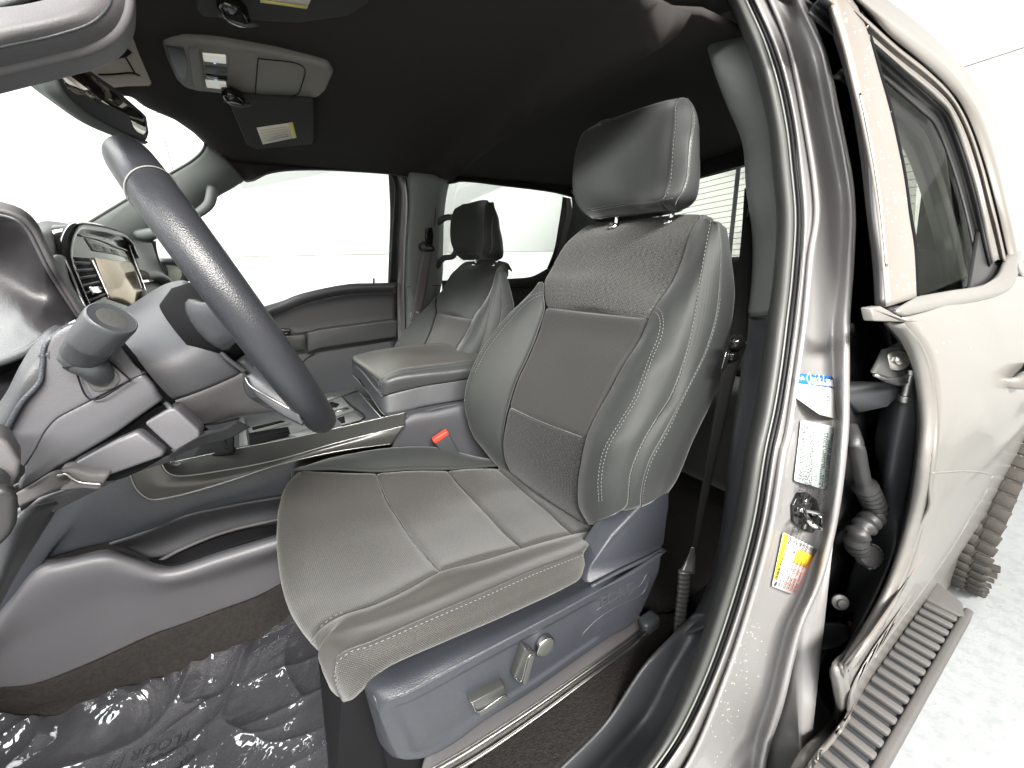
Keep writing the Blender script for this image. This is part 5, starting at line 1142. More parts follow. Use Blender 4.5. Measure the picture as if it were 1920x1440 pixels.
prism('cab_back', [W(1.80, .50, 1.82), W(1.80, 1.78, 1.82), W(1.80, 1.70, 1.92), W(1.80, .58, 1.92)], M['headliner'], truck, (.02, 0, 0), .003)
prism('cab_back', [W(1.80, .32, 1.43), W(1.80, .44, 1.43), W(1.80, .475, 1.84), W(1.80, .44, 1.84)], M['plastic_dark'], truck, (.02, 0, 0), .003)
prism('cab_back', [W(1.80, 1.73, 1.43), W(1.80, 1.9, 1.43), W(1.80, 1.74, 1.84), W(1.80, 1.69, 1.84)], M['trim_warm'], truck, (.02, 0, 0), .003)
# rear bench
rs = thing('rear_bench', 'dark rear bench seat glimpsed behind the driver seat', 'car seat', (1.5, 1.1, .7))
patch('bench_back', [[W(1.56, .42, 1.0), W(1.64, .42, 1.25), W(1.72, .42, 1.43), W(1.76, .42, 1.45)], [W(1.52, 1.1, 1.0), W(1.60, 1.1, 1.25), W(1.69, 1.1, 1.43), W(1.76, 1.1, 1.45)], [W(1.56, 1.78, 1.0), W(1.64, 1.78, 1.25), W(1.72, 1.78, 1.43), W(1.76, 1.78, 1.45)]], M['cloth'], rs, nu=20, nv=30)
patch('bench_cushion', [[W(1.05, .42, .75), W(1.06, .42, .98), W(1.3, .42, 1.0), W(1.6, .42, .96)], [W(1.05, 1.8, .75), W(1.06, 1.8, .98), W(1.3, 1.8, 1.0), W(1.6, 1.8, .96)]], M['cloth'], rs, nu=24, nv=20)
for yy in (.55, 1.55):
    box('headrest', (1.66, yy, 1.47), (.09, .22, .09), M['bolster'], rs, zdir=(.2, 0, 1), bev=.03, seg=4)
# ---- driver belt
db = thing('seat_belt', 'black driver seat belt running down beside the near pillar to a ribbed sleeve', 'seat belt', P(1385, 640, .37), 'front seat belts')
M['belt_black'] = mat('black_webbing', (.006, .006, .006), .8, spec=.15, bump=[('noise', 500, .0003)])
ribbon('webbing', [P(1409, 352, .52), P(1404, 430, .50), P(1396, 520, .46), P(1388, 600, .41), P(1384, 640, .385)], [W(.020, -.020, 0)]*5, M['belt_black'], db)
tube('upper_guide', [P(1406, 345, .53), P(1414, 330, .52), P(1412, 380, .52), P(1404, 392, .52)], .0016, M['steel'], db, n=20, seg=6)
box('upper_anchor', P(1412, 398, .50), (.02, .02, .03), M['gloss'], db, bev=.006, seg=3)
ribbon('webbing', [P(1384, 646, .375), P(1366, 700, .375), P(1352, 770, .375), P(1334, 860, .375), P(1314, 960, .375), P(1299, 1050, .375)], [W(.022, -.018, 0), W(.010, -.010, 0), W(.006, -.008, 0), W(.005, -.006, 0), W(.005, -.006, 0), W(.005, -.006, 0)], M['belt_black'], db, n=60)
lathe('latch_stop', P(1381, 642, .368), MW @ Vector((.3, -.2, -1)), [(.004, -.012), (.012, -.008), (.015, 0), (.012, .008), (.005, .012)], M['gloss'], db, 24)
prism('latch_plate', [P(1362, 660, .372), P(1370, 656, .372), P(1362, 690, .372), P(1353, 692, .372)], M['chrome'], db, (.001, .002, 0), .0006)
box('latch_grip', P(1376, 668, .37), (.022, .01, .016), M['gloss'], db, bev=.004)
sl = [P(1284, 1070, .372), P(1281, 1110, .372), P(1275, 1160, .372), P(1270, 1215, .372), P(1264, 1238, .372)]
slp = catmull(sl, 100)
tube('sleeve', slp, [(.0135 if i % 5 < 3 else .0108)*(1-.002*i) for i in range(100)], mat('sleeve_rubber', (.045, .045, .043), .35, vary=(90, .2)), db, n=100, seg=14, flat=.6, nrm=MW @ Vector((0, 0, -1)))
ribbon('sleeve_mouth', [P(1299, 1025, .372), P(1296, 1046, .372), P(1288, 1075, .368)], [W(.004, -.004, 0), W(.006, -.006, 0), W(.020, -.02, 0)], M['smoke'], db, n=16)
# storage behind the belt: small map of the rear footwell
box('rear_pocket', P(1372, 740, .95), (.10, .02, .05), M['plastic_dark'], rs, bev=.004)
# ---- floor of the cab
fl = patch('cab_floor', [[W(-.9, .46, .59), W(-.3, .46, .59), W(.5, .46, .59), W(1.8, .46, .59)], [W(-.9, 1.1, .60), W(-.3, 1.1, .60), W(.5, 1.1, .60), W(1.8, 1.1, .60)], [W(-.9, 1.87, .60), W(-.3, 1.87, .60), W(.5, 1.87, .60), W(1.8, 1.87, .60)]], M['carpet'], truck, nu=40, nv=30, th=.01)
pv = [(1262, 1195), (1206, 1262), (1138, 1351), (1049, 1440), (900, 1575)]
patch('sill_inner', [[W(.58, .32, .56), W(1.8, .32, .56)], [W(.58, .50, .575), W(1.8, .50, .575)]], M['black'], truck, nu=6, nv=4)
# sill carpet between the rail and the sill plate
patch('sill_carpet', [C([(1290, 1150), (1206, 1250), (1138, 1345), (1049, 1436), (880, 1590)], .600, 'z'), C([(1230, 1150), (1150, 1220), (1060, 1300), (900, 1420), (760, 1530)], .598, 'z')], M['carpet'], truck, nu=30, nv=20)
patch('rocker', [[p+W(0, -.0, 0) for p in Cs(L5[-7:], .08)], [W(p.x+.0, .17, .40) for p in Cs(L5[-7:], .08)]], M['paint'], truck, nu=12, nv=6)

prism('firewall', [W(-1.0, .3, .5), W(-1.0, 1.9, .5), W(-1.0, 1.9, 1.42), W(-1.0, .3, 1.42)], M['black'], truck, (-.03, 0, 0), .003)
patch('cowl_side', [[W(-1.0, 1.88, .55), W(-.4, 1.88, .55), W(.3, 1.88, .55)], [W(-1.0, 1.88, 1.36), W(-.4, 1.88, 1.33), W(-.2, 1.88, 1.32)]], M['plastic_dark'], truck, nu=10, nv=6)
tube('windscreen_pillar', [W(-.10, .50, 1.92), W(-.3, .42, 1.79), W(-.5, .34, 1.60), W(-.78, .27, 1.33), W(-.9, .25, 1.0)], [.035, .035, .035, .04, .05], M['paint'], truck, n=30, seg=14)
tube('roof_side_rail', [W(-.10, .50, 1.92), W(.1, .48, 1.925), W(.3, .475, 1.925), W(.5, .47, 1.92)], .03, M['paint'], truck, n=20, seg=14)
patch('front_pillar_side', [[W(-.9, .26, 1.30), W(-.9, .24, .9), W(-.9, .24, .5)], [W(-.62, .30, 1.30), W(-.60, .27, .9), W(-.55, .27, .5)]], M['paint'], truck, nu=14, nv=8, toward=(-.7, -1, 1))
prism('rocker_panel', [W(-.9, .25, .50), W(.42, .25, .50), W(.42, .25, .38), W(-.9, .25, .38)], M['paint'], truck, (0, .08, 0), .015, 3)

# =================================================================== steering wheel
sw = thing('steering_wheel', 'black leather steering wheel with pale stitched seams, crossing the left of the view', 'steering wheel', (-.05, .6, 1.41))
cW = Vector((-.051, .59, 1.397)); ti = R(21); yw = R(5.5); uW = W(-math.sin(yw), math.cos(yw), 0); nW = W(math.cos(yw)*math.cos(ti), math.sin(yw)*math.cos(ti), math.sin(ti)); vW = nW.cross(uW)
def rim_pt(a, r=.168): return cW+uW*math.cos(a)*r+vW*math.sin(a)*r
ring = [rim_pt(math.tau*k/48) for k in range(48)]
tube('rim', ring, .0200, M['leather'], sw, n=160, seg=28, closed=True, nrm=nW, flat=.93)
def ringseam(a0, skew=.0, r=.0204):
    c = rim_pt(a0); t = (rim_pt(a0+.02)-rim_pt(a0-.02)).normalized(); rad = (c-cW).normalized(); n_ = t.cross(rad)
    V = []
    pts = [c+t*(skew*math.sin(2*math.pi*k/28))+rad*math.cos(2*math.pi*k/28)*r+n_*math.sin(2*math.pi*k/28)*r*.95 for k in range(28)]
    tube('rim_seam', pts, .0006, M['thread'], sw, n=56, seg=6, closed=True)
for a0 in (2.36, 4.56, .78, 5.0): ringseam(a0, .006)
# hub, spokes
hubc = cW-nW*.035
lathe('hub', hubc-nW*.03, nW, [(.045, 0), (.058, .02), (.056, .045), (.04, .055), (.02, .058)], M['black'], sw, 48, sy=.85, xdir=uW)
for a0, wd in ((math.pi, .032), (0, .032), (4.71, .026)):
    p0 = hubc+(rim_pt(a0)-cW)*.30; p1 = rim_pt(a0, .160)
    tube('spoke', [p0, p0.lerp(p1, .5)-nW*.006, p1], [wd, wd*.72, wd*.6], M['sill'], sw, n=16, seg=16, flat=.42, nrm=nW)
patch('lower_spoke', [L([(456, 705, .50), (475, 740, .48), (520, 775, .46), (565, 800, .45)]), L([(470, 700, .50), (498, 720, .48), (530, 745, .465), (556, 762, .455)]), L([(480, 680, .52), (505, 700, .50), (535, 722, .48), (560, 745, .47)])], M['sill'], sw, nu=30, nv=14, tuck=(0, 0, .004, .004))
tube('spoke_edge', L([(460, 706, .498), (468, 722, .488), (505, 745, .468), (545, 768, .455)]), .0012, M['satin'], sw, n=20, seg=6)
# =================================================================== steering column
sc_ = thing('steering_column', 'mauve-grey steering column shroud between the dashboard and the wheel', 'steering column', P(330, 660, .56))
a0 = L([(240, 575, .76), (314, 531, .76), (350, 527, .76), (378, 562, .74)])
a1 = L([(222, 600, .66), (300, 562, .66), (350, 548, .67), (382, 578, .66)])
a2 = L([(224, 638, .565), (300, 616, .57), (350, 600, .575), (386, 581, .58)])
a3 = L([(248, 676, .525), (310, 672, .53), (360, 650, .54), (404, 628, .55)])
a4 = L([(282, 716, .52), (330, 712, .525), (384, 696, .535), (430, 676, .545)])
a5 = L([(318, 756, .525), (360, 742, .53), (410, 722, .54), (457, 700, .55)])
a6 = L([(345, 778, .54), (385, 770, .55), (425, 752, .555), (462, 738, .56)])
a7 = L([(366, 794, .58), (392, 794, .585), (445, 781, .59), (520, 772, .60)])
a8 = [p+W(0, .05, .01) for p in a7]
patch('upper_shroud', [a0, a1, a2, a3, a4, a5], M['plastic'], sc_, nu=50, nv=50, tuck=(0, .006, 0, .002), tw=.01)
patch('lower_shroud', [a5, a6, a7, a8], M['trim_warm'], sc_, nu=50, nv=30, tuck=(0, 0, .002, 0), tw=.01)
tube('shroud_lip', L([(377, 575, .60), (383, 605, .57), (396, 636, .55), (424, 670, .545), (459, 697, .55)]), .0028, M['plastic'], sc_, n=40, seg=8)
prism('shroud_opening', L([(384, 586, .60), (398, 576, .64), (430, 600, .64), (465, 650, .64), (485, 690, .64), (462, 694, .57), (428, 664, .57), (400, 630, .57)]), M['black'], sc_, (-.01, .03, 0), .002)
tube('groove', L([(372, 798, .578), (410, 793, .578), (448, 784, .585)]), .0016, M['black'], sc_, n=14, seg=6)
# headlamp / wiper stalk: lever with a fat round knob
stk_ = thing('column_stalk', 'dark cylindrical stalk with round pale end cap beside the steering column', 'stalk', P(200, 600, .42))
cap = P(211, 596, .395); base = P(172, 672, .47); ax = (cap-base).normalized()
axn = (W(.30, -.93, .12)).normalized()
cap = P(211, 597, .435)
def knob():
    c = cap; bs_ = P(156, 664, .458); A = (c-bs_).normalized()
    lathe('knob', c-A*.052, A, [(.0125, 0), (.0138, .003), (.0146, .018), (.0150, .0185), (.0153, .021), (.0164, .049), (.0160, .052), (.0150, .053), (.0148, .0525)], M['plastic_dark'], stk_, 56)
    lathe('knob_cap', c-A*.003, A, [(.0143, 0), (.0143, .0025), (.0130, .0032), (.007, .0038), (.002, .0040)], M['rubber_grey'], stk_, 48)
    tube('stem', [c-A*.048, c-A*.056, P(168, 684, .462), P(190, 706, .474)], [.0125, .0120, .0110, .0095], M['plastic_dark'], stk_, n=24, seg=24)
knob()
# =================================================================== dashboard
da = thing('dashboard', 'mauve-grey driver side dashboard with instrument hood, lower panels and centre touchscreen', 'dashboard', (-.3, .9, 1.2))
h0 = L([(-90, 380, .56), (0, 387, .56), (36, 398, .56), (60, 420, .565), (72, 448, .57), (94, 490, .58), (114, 530, .60), (152, 592, .62)])
h1 = L([(-90, 398, .55), (0, 403, .55), (32, 413, .55), (52, 432, .555), (66, 458, .56), (87, 500, .57), (109, 537, .59), (146, 596, .61)])
h2 = L([(-90, 500, .60), (-20, 505, .60), (20, 520, .595), (46, 540, .59), (66, 560, .585), (84, 575, .58), (100, 588, .58), (128, 606, .58)])
h3 = L([(-90, 610, .56), (-20, 612, .56), (20, 612, .555), (46, 610, .55), (66, 608, .55), (84, 610, .55), (98, 612, .55), (118, 614, .55)])
h4 = L([(-90, 690, .52), (-20, 684, .52), (0, 679, .52), (30, 668, .52), (60, 654, .52), (80, 640, .52), (96, 625, .53), (110, 616, .54)])
patch('hood_rim', [[p+W(-.04, .02, .006) for p in h0], h0, h1], M['trim_warm'], da, nu=50, nv=14, tuck=(0, 0, 0, .002), tw=.005)
tube('hood_edge', h1, .0016, M['plastic_low'], da, n=60, seg=8)
patch('hood_cheek', [h1, h2, h3, h4], M['plastic_hood'] if 'plastic_hood' in M else M.setdefault('plastic_hood', mat('hood_plastic', (.020, .019, .021), .36, bump=grain, vary=(6, .1))), da, nu=50, nv=40, tuck=(0, 0, .002, 0))
tube('hood_lower_edge', h4, .004, M['plastic_dark'], da, n=40, seg=8)
patch('hood_gap', [h4, L([(-90, 730, .56), (-20, 726, .56), (0, 722, .56), (24, 700, .56), (40, 690, .56), (60, 670, .56), (80, 650, .56), (100, 635, .56)])], M['black'], da, nu=20, nv=6)
prism('dash_core', L([(a, b, .545) for a, b in [(-120, 700), (40, 660), (110, 618), (200, 630), (300, 745), (366, 806), (330, 850), (240, 880), (100, 935), (30, 965), (-120, 1010)]]), M['black'], da, (-.10, .05, 0), .004)
# lower cluster surround (dark blue) and its groove
e0 = L([(-60, 800, .48), (-14, 768, .48), (10, 738, .48), (38, 684, .48), (62, 647, .485), (92, 620, .49), (122, 609, .50), (150, 600, .51)])
e1 = L([(-60, 880, .472), (-10, 842, .472), (16, 800, .472), (44, 752, .472), (76, 716, .474), (82, 684, .476), (88, 645, .478), (122, 616, .485)])
tube('surround_bead', [p+W(0, -.002, 0) for p in e1], .0018, M['plastic_blue'], da, n=50, seg=10)
e1b = L([(-60, 866, .47), (0, 840, .47), (20, 800, .47), (38, 762, .47), (70, 730, .47), (83, 704, .4712), (81, 676, .475), (86, 640, .48)])
patch('cluster_surround', [e0, [a.lerp(b, .5)+W(.002, -.004, 0) for a, b in zip(e0, e1)], e1], M['plastic_dark'], da, nu=60, nv=24)
pb = [(14, 824), (22, 796), (38, 762), (64, 730), (80, 708), (83, 690), (80, 664), (88, 640), (104, 622), (128, 614), (150, 606)]
pr = [(47, 876), (110, 830), (172, 790), (230, 760), (262, 740), (310, 728)]
# upper lower-dash panel
u0 = L([(a, b, .475) for a, b in [(12, 850), (14, 824), (22, 796), (38, 762), (66, 730), (82, 706), (83, 684), (86, 655), (104, 625), (150, 606), (200, 625), (226, 650), (248, 680), (266, 700)]])
u1 = L([(a, b, .475) for a, b in [(45, 874), (64, 846), (80, 815), (90, 801), (106, 785), (128, 773), (150, 762), (172, 750), (196, 738), (220, 725), (244, 712), (268, 701)]])
patch('knee_panel', [u0, u1], M['plastic_low'], da, nu=60, nv=30, tuck=(0, 0, .001, .0012), tw=.005)
w0 = L([(a, b, .4755) for a, b in [(48, 876), (64, 846), (80, 815), (90, 801), (106, 785), (172, 750), (244, 713), (268, 700)]])
w1 = L([(a, b, .4855) for a, b in [(36, 920), (70, 902), (111, 877), (150, 856), (214, 818), (240, 800), (290, 764), (308, 752)]])
patch('knee_panel', [w0, [a.lerp(b, .5)+W(.002, -.003, 0) for a, b in zip(catmull(w0, 8), catmull(w1, 8))], w1], M['plastic_low'], da, nu=60, nv=26, tuck=(0, .004, .0012, .004), tw=.006)
w2 = L([(a, b, .476) for a, b in [(172, 748), (196, 736), (222, 722), (244, 711)]]); w3 = L([(a, b, .477) for a, b in [(150, 690), (170, 680), (200, 668), (226, 652)]])
w4 = L([(a, b, .4765) for a, b in [(244, 711), (262, 700), (284, 704), (302, 742)]]); w5 = L([(a, b, .477) for a, b in [(196, 672), (212, 660), (230, 650), (250, 672)]])
patch('knee_panel', [L([(195, 670, .478), (205, 662, .478), (224, 646, .48)]), L([(244, 712, .478), (256, 704, .478), (300, 742, .484)])], M['plastic_low'], da, nu=20, nv=12, tuck=(0, .004, 0, 0))
# bezel round the stalk
prism('stalk_bezel', L([(140, 688, .4725), (172, 750, .4725), (244, 712, .4725), (196, 670, .4725)]), M['plastic_low'], da, (0, .008, 0), .0015)
prism('stalk_gaiter', L([(146, 690, .4715), (160, 716, .4715), (172, 734, .4715), (186, 738, .4715), (216, 728, .4715), (228, 714, .4715), (222, 700, .4715), (196, 676, .4715)]), M['rubber_grey'], da, (0, .01, 0), .002)
tube('groove', L([(138, 686, .4712), (172, 750, .4712), (246, 712, .4712)]), .0007, M['black'], da, n=20, seg=6)
tube('groove', L([(194, 669, .4712), (220, 690, .4712), (245, 713, .4712)]), .0007, M['black'], da, n=12, seg=6)
# groove at the column and the lower panels
patch('dash_gap', [L([(216, 640, .50), (262, 692, .50), (310, 752, .505), (366, 800, .51), (378, 815, .52)]), L([(232, 640, .53), (276, 692, .53), (330, 752, .53), (376, 792, .54), (392, 806, .55)])], M['black'], da, nu=20, nv=6)
def lowpanel(c, dpt=.49): 
    pts = L([(a, b, dpt) for a, b in c]); return prism('lower_panel', pts, M['plastic_low'], da, (0, .03, .0), .004, 3)
lowpanel([(270, 794), (318, 766), (330, 766), (374, 808), (374, 820), (327, 847)], .492)
lowpanel([(258, 808), (310, 849), (302, 858), (204, 893), (160, 888), (118, 880), (216, 826)], .492)
patch('lower_panel', [L([(312, 752, .50), (345, 776, .50), (384, 812, .51)]), L([(322, 764, .494), (350, 786, .494), (374, 808, .50)])], M['plastic'], da, nu=16, nv=6)
patch('lower_panel', [L([(326, 848, .50), (384, 815, .51), (420, 806, .53), (445, 788, .56)]), L([(318, 860, .54), (380, 835, .54), (430, 822, .55), (470, 800, .58)])], M['plastic_dark'], da, nu=16, nv=8)
patch('dash_gap', [L([(30, 925, .505), (111, 882, .505), (214, 822, .505), (306, 760, .505), (330, 765, .505)]), L([(40, 960, .505), (118, 905, .505), (220, 900, .505), (320, 850, .505), (376, 812, .505)])], M['black'], da, nu=20, nv=6)
# hood release handle recess
prism('release_handle', L([(106, 884, .485), (130, 878, .485), (150, 884, .485), (170, 890, .485), (206, 890, .485), (192, 910, .485), (188, 921, .485), (150, 918, .485), (104, 924, .485), (134, 906, .485)]), M['trim_warm'], da, (.002, .012, .004), .004, 3)
tube('handle_highlight', L([(106, 892, .4835), (122, 888, .4835), (134, 896, .4835), (150, 904, .4835), (190, 908, .4835)]), .0014, M['satin'], da, n=24, seg=6)
patch('under_dash', [L([(30, 925, .49), (100, 888, .49), (140, 880, .50)]), L([(36, 950, .49), (80, 930, .49), (136, 906, .50)]), ], M['trim_warm'], da, nu=16, nv=6)
patch('under_dash', [L([(10, 975, .52), (80, 938, .52), (150, 915, .52), (260, 878, .52), (330, 852, .53)]), L([(20, 1000, .56), (90, 966, .56), (110, 955, .56), (240, 892, .58), (330, 862, .60)])], M['plastic_low'], da, nu=30, nv=10)
# door-side end cap in the lower left corner
prism('dash_end', L([(-60, 812, .40), (0, 820, .40), (16, 828, .40), (40, 866, .40), (36, 890, .40), (20, 920, .40), (-60, 940, .40)]), M['trim_warm'], da, (-.02, .05, 0), .004, 3)
prism('dash_end', L([(-60, 900, .36), (0, 905, .36), (16, 925, .36), (20, 960, .36), (0, 1010, .36), (-60, 1040, .36)]), M['plastic_dark'], da, (-.02, .05, 0), .008, 3)
tube('seal_end', L([(-30, 930, .34), (6, 920, .34), (14, 950, .34), (8, 990, .34), (-30, 1030, .34)]), .004, M['rubber'], da, n=20)
patch('kick_panel', [L([(-60, 1000, .45), (10, 985, .45), (60, 955, .46), (110, 945, .50)]), L([(-60, 1120, .45), (-10, 1100, .45), (30, 1040, .46), (96, 958, .52)]), L([(-60, 1200, .5), (-10, 1150, .5), (30, 1080, .5), (104, 960, .54)])], M['plastic_dark'], da, nu=20, nv=14)
# dash top and the centre stack
patch('dash_top', [L([(52, 425, .88), (66, 420, .95), (90, 414, 1.05), (140, 421, 1.15), (190, 430, 1.25), (236, 446, 1.4)]), L([(66, 450, .82), (90, 444, .88), (110, 440, 1.0), (150, 440, 1.1), (200, 450, 1.2), (244, 460, 1.35)]), L([(90, 500, .80), (110, 490, .9), (124, 485, 1.05), (150, 480, 1.12), (200, 480, 1.22), (246, 480, 1.4)])], M['trim'], da, nu=40, nv=16)
patch('dash_top', [L([(60, 422, .9), (-60, 424, .9)]), [W(-.62, 1.0, 1.46), W(-.75, .7, 1.44)]], M['trim'], da, nu=10, nv=6, toward=(0, 0, 4))
patch('stack_side', [L([(88, 490, .76), (110, 478, .82), (122, 482, .9)]), L([(112, 540, .72), (128, 535, .80), (134, 530, .88)]), L([(150, 600, .68), (160, 590, .74), (164, 582, .84)])], M['trim_warm'], da, nu=16, nv=16)
tube('stack_chrome', L([(94, 505, .70), (112, 540, .69), (132, 572, .68), (150, 600, .67)]), .0014, M['satin'], da, n=20, seg=6)
XS = -.285
cs = thing('centre_screen', 'glossy black centre stack with portrait touchscreen and side air vent', 'touchscreen', P(200, 510, XS, 'x'))
X_ = lambda a, b, o=0: P(a, b, XS+.0008*(500-b)*-.15+o, 'x')
prism('stack_bezel', [X_(*q) for q in [(122, 462), (128, 436), (140, 422), (160, 423), (200, 430), (228, 442), (240, 456), (250, 482), (262, 515), (277, 552), (260, 590), (164, 582), (140, 535), (122, 490)]], M['gloss'], cs, (-.03, 0, 0), .006, 4)
tube('bezel_roll', [X_(158, 578, -.004), X_(124, 494, -.004), X_(123, 464, -.004), X_(130, 438, -.004), X_(142, 424, -.004), X_(160, 424, -.004), X_(200, 432, -.004), X_(228, 443, -.004), X_(241, 457, -.004), X_(252, 484, -.004)], .0085, M['gloss'], cs, n=70, seg=14)
tube('bezel_chrome', [X_(120, 482, .001), X_(130, 505, .001), X_(146, 545, .001), X_(163, 582, .001)], .0016, M['satin'], cs, n=20, seg=8)
tube('bezel_chrome', [X_(241, 458, .001), X_(250, 482, .001), X_(263, 516, .001), X_(276, 550, .001)], .0012, M['satin'], cs, n=20, seg=8)
prism('touchscreen', [X_(177, 483, .002), X_(245, 491, .002), X_(251, 500, .002), X_(270, 552, .002), X_(262, 580, .002), X_(205, 560, .002)], M['screen'], cs, (-.004, 0, 0), .001)
tube('screen_edge', [X_(172, 484, .002), X_(188, 520, .002), X_(204, 556, .002)], .0016, M['satin'], cs, n=16, seg=6)
prism('button_strip', [X_(160, 446, .0015), X_(232, 470, .0015), X_(240, 482, .0015), X_(222, 478, .0015), X_(176, 470, .0015)], M['smoke'], cs, (-.003, 0, 0), .001)
for a, b in ((184, 463), (200, 468), (216, 472)):
    prism('button', [X_(a-6, b-5, .003), X_(a+5, b-2, .003), X_(a+8, b+5, .003), X_(a-3, b+3, .003)], M['plastic_dark'], cs, (-.003, 0, 0), .0008)
tube('volume_trim', [X_(146, 440, .0015), X_(190, 450, .0015), X_(238, 470, .0015)], .0012, M['satin'], cs, n=14, seg=6)
prism('vent_recess', [X_(140, 482, .001), X_(168, 484, .001), X_(202, 554, .001), X_(170, 570, .001)], M['black'], cs, (-.002, 0, 0), 0)
for k in range(6):
    t = (k+.5)/6; a = X_(140+30*t, 484+86*t, .004); b = X_(168+34*t, 486+70*t, .004)
    prism('vent_blade', [a, b, b+W(-.004, 0, -.006), a+W(-.004, 0, -.006)], M['plastic_dark'], cs, (-.003, 0, .001), .0006)
prism('vent_slider', [X_(168, 538, .006), X_(186, 536, .006), X_(192, 548, .006), X_(176, 552, .006)], M['chrome'], cs, (-.004, 0, 0), .0012)
# passenger side of the dash
patch('dash_top', [L([(236, 446, 1.3), (262, 452, 1.45), (285, 456, 1.7)]), L([(252, 490, 1.3), (275, 495, 1.45), (300, 500, 1.75)]), L([(262, 520, 1.25), (290, 520, 1.4), (316, 524, 1.7)])], M['plastic_dark'], da, nu=14, nv=14)
tube('glove_pad', L([(256, 515, 1.25), (285, 516, 1.35), (305, 530, 1.42), (300, 545, 1.42)]), .022, M['lidtop'], da, n=20, seg=14, flat=.6)
patch('dash_front', [L([(262, 530, 1.22), (300, 528, 1.4), (330, 540, 1.6)]), L([(280, 600, 1.1), (330, 590, 1.4), (380, 590, 1.7)]), L([(300, 760, 1.1), (360, 740, 1.4), (440, 720, 1.7)])], M['plastic'], da, nu=14, nv=14)
# =================================================================== centre console
cc = thing('centre_console', 'long centre console with smoke grey trim, open tray and blue-grey side panels', 'console', (0, 1.1, .9))
# satin line and brushed trim along the driver side
k0 = L([(242, 886, .945), (258, 920, .940), (282, 936, .938), (330, 930, .938), (430, 902, .938), (520, 872, .938), (640, 845, .942), (735, 832, .948)])
tube('satin_line', k0, .0016, M['satin'], cc, n=80, seg=8)
k1 = L([(300, 862, .955), (312, 884, .950), (330, 892, .948), (430, 880, .948), (520, 862, .948), (640, 828, .950), (760, 798, .955)])
k2 = L([(300, 858, .985), (320, 868, .985), (350, 862, .985), (430, 845, .985), (520, 828, .985), (640, 802, .985), (762, 774, .985)])
patch('brushed_trim', [k0, [a.lerp(b, .5)+W(0, -.002, .002) for a, b in zip(catmull(k0, 12), catmull(k1, 12))], k1], M['smoke'], cc, nu=70, nv=16)
patch('brushed_trim', [k1, [a.lerp(b, .5)+W(0, 0, .002) for a, b in zip(catmull(k1, 12), catmull(k2, 12))], k2], M['smoke'], cc, nu=70, nv=16)
tube('trim_ridge', k1, .0012, M['satin'], cc, n=80, seg=8)
tube('tray_edge', [p+W(0, .002, .001) for p in k2], .0010, M['satin'], cc, n=80, seg=8)
patch('console_front', [L([(246, 880, .95), (285, 868, .97), (300, 858, .985)]), L([(262, 918, .945), (290, 892, .952), (306, 876, .972)]), L([(285, 933, .942), (312, 898, .95), (322, 872, .978)])], M['gloss'], cc, nu=14, nv=14)
# tray
zt = P(690, 745, 1.05, 'y').z
ZT = 1.052
tr_ = group_part('tray', cc, (0, 1.1, 1.05))
tz = lambda a, b, z=ZT: P(a, b, z, 'z')
prism('tray_surface', [tz(448, 838), tz(450, 782), tz(662, 727), tz(672, 730), tz(720, 780), tz(600, 808)], M['plastic_dark'], tr_, (0, 0, -.05), .003)
M['tray'] = mat('tray_plastic', (.10, .103, .10), .35, bump=grain, vary=(8, .1))
def bar(name, c, z=ZT+.004, m=M['tray'], d=.02, b=.002): return prism(name, [tz(a, e, z) for a, e in c], m, tr_, (0, 0, -d), b)
bar('tray_frame', [(448, 836), (449, 784), (459, 782), (466, 834)])
bar('tray_frame', [(596, 742), (662, 727), (672, 731), (610, 752)], m=M['satin'], d=.004)
bar('tray_slot', [(464, 800), (530, 785), (545, 790), (468, 810)], z=ZT+.006)
bar('tray_groove', [(472, 801), (528, 788), (534, 790), (474, 806)], z=ZT+.0075, m=M['black'], d=.002, b=0)
bar('tray_slot', [(620, 770), (656, 760), (664, 767), (628, 778)], z=ZT+.006)
bar('tray_groove', [(626, 770), (650, 763), (655, 766), (630, 773)], z=ZT+.0075, m=M['satin'], d=.001, b=0)
bar('tray_well', [(608, 755), (640, 743), (655, 760), (620, 768)], z=ZT+.005, m=M['tray'])
bar('cup_opening', [(612, 758), (622, 753), (636, 757), (630, 763), (616, 764)], z=ZT+.0072, m=M['black'], d=.002, b=0)
bar('tray_well', [(630, 782), (664, 772), (682, 786), (640, 797)], z=ZT+.005, m=M['tray'])
bar('cup_opening', [(632, 784), (645, 780), (647, 791), (640, 793)], z=ZT+.0072, m=M['black'], d=.002, b=0)
bar('tray_well', [(540, 815), (572, 804), (600, 806), (560, 818)], z=ZT+.005, m=M['tray'])
bar('storage_well', [(466, 812), (540, 800), (545, 816), (468, 834)], z=ZT+.003, m=M['black'], d=.002, b=0)
tube('tray_rim', [tz(a, b, ZT+.005) for a, b in ((640, 742), (656, 758), (682, 786), (640, 798))], .002, M['gloss'], tr_, n=16, seg=6)
bar('tray_rim', [(672, 735), (680, 740), (722, 779), (714, 783)], z=ZT+.006, m=M['satin'], d=.004)
patch('console_dark', [L([(436, 800, 1.0), (436, 850, .96)]), L([(380, 830, 1.1), (360, 860, 1.0)])], M['black'], cc, nu=6, nv=6)
tube('cable', L([(420, 825, 1.0), (426, 838, .98), (440, 842, .97)]), .004, M['black'], cc, n=10)
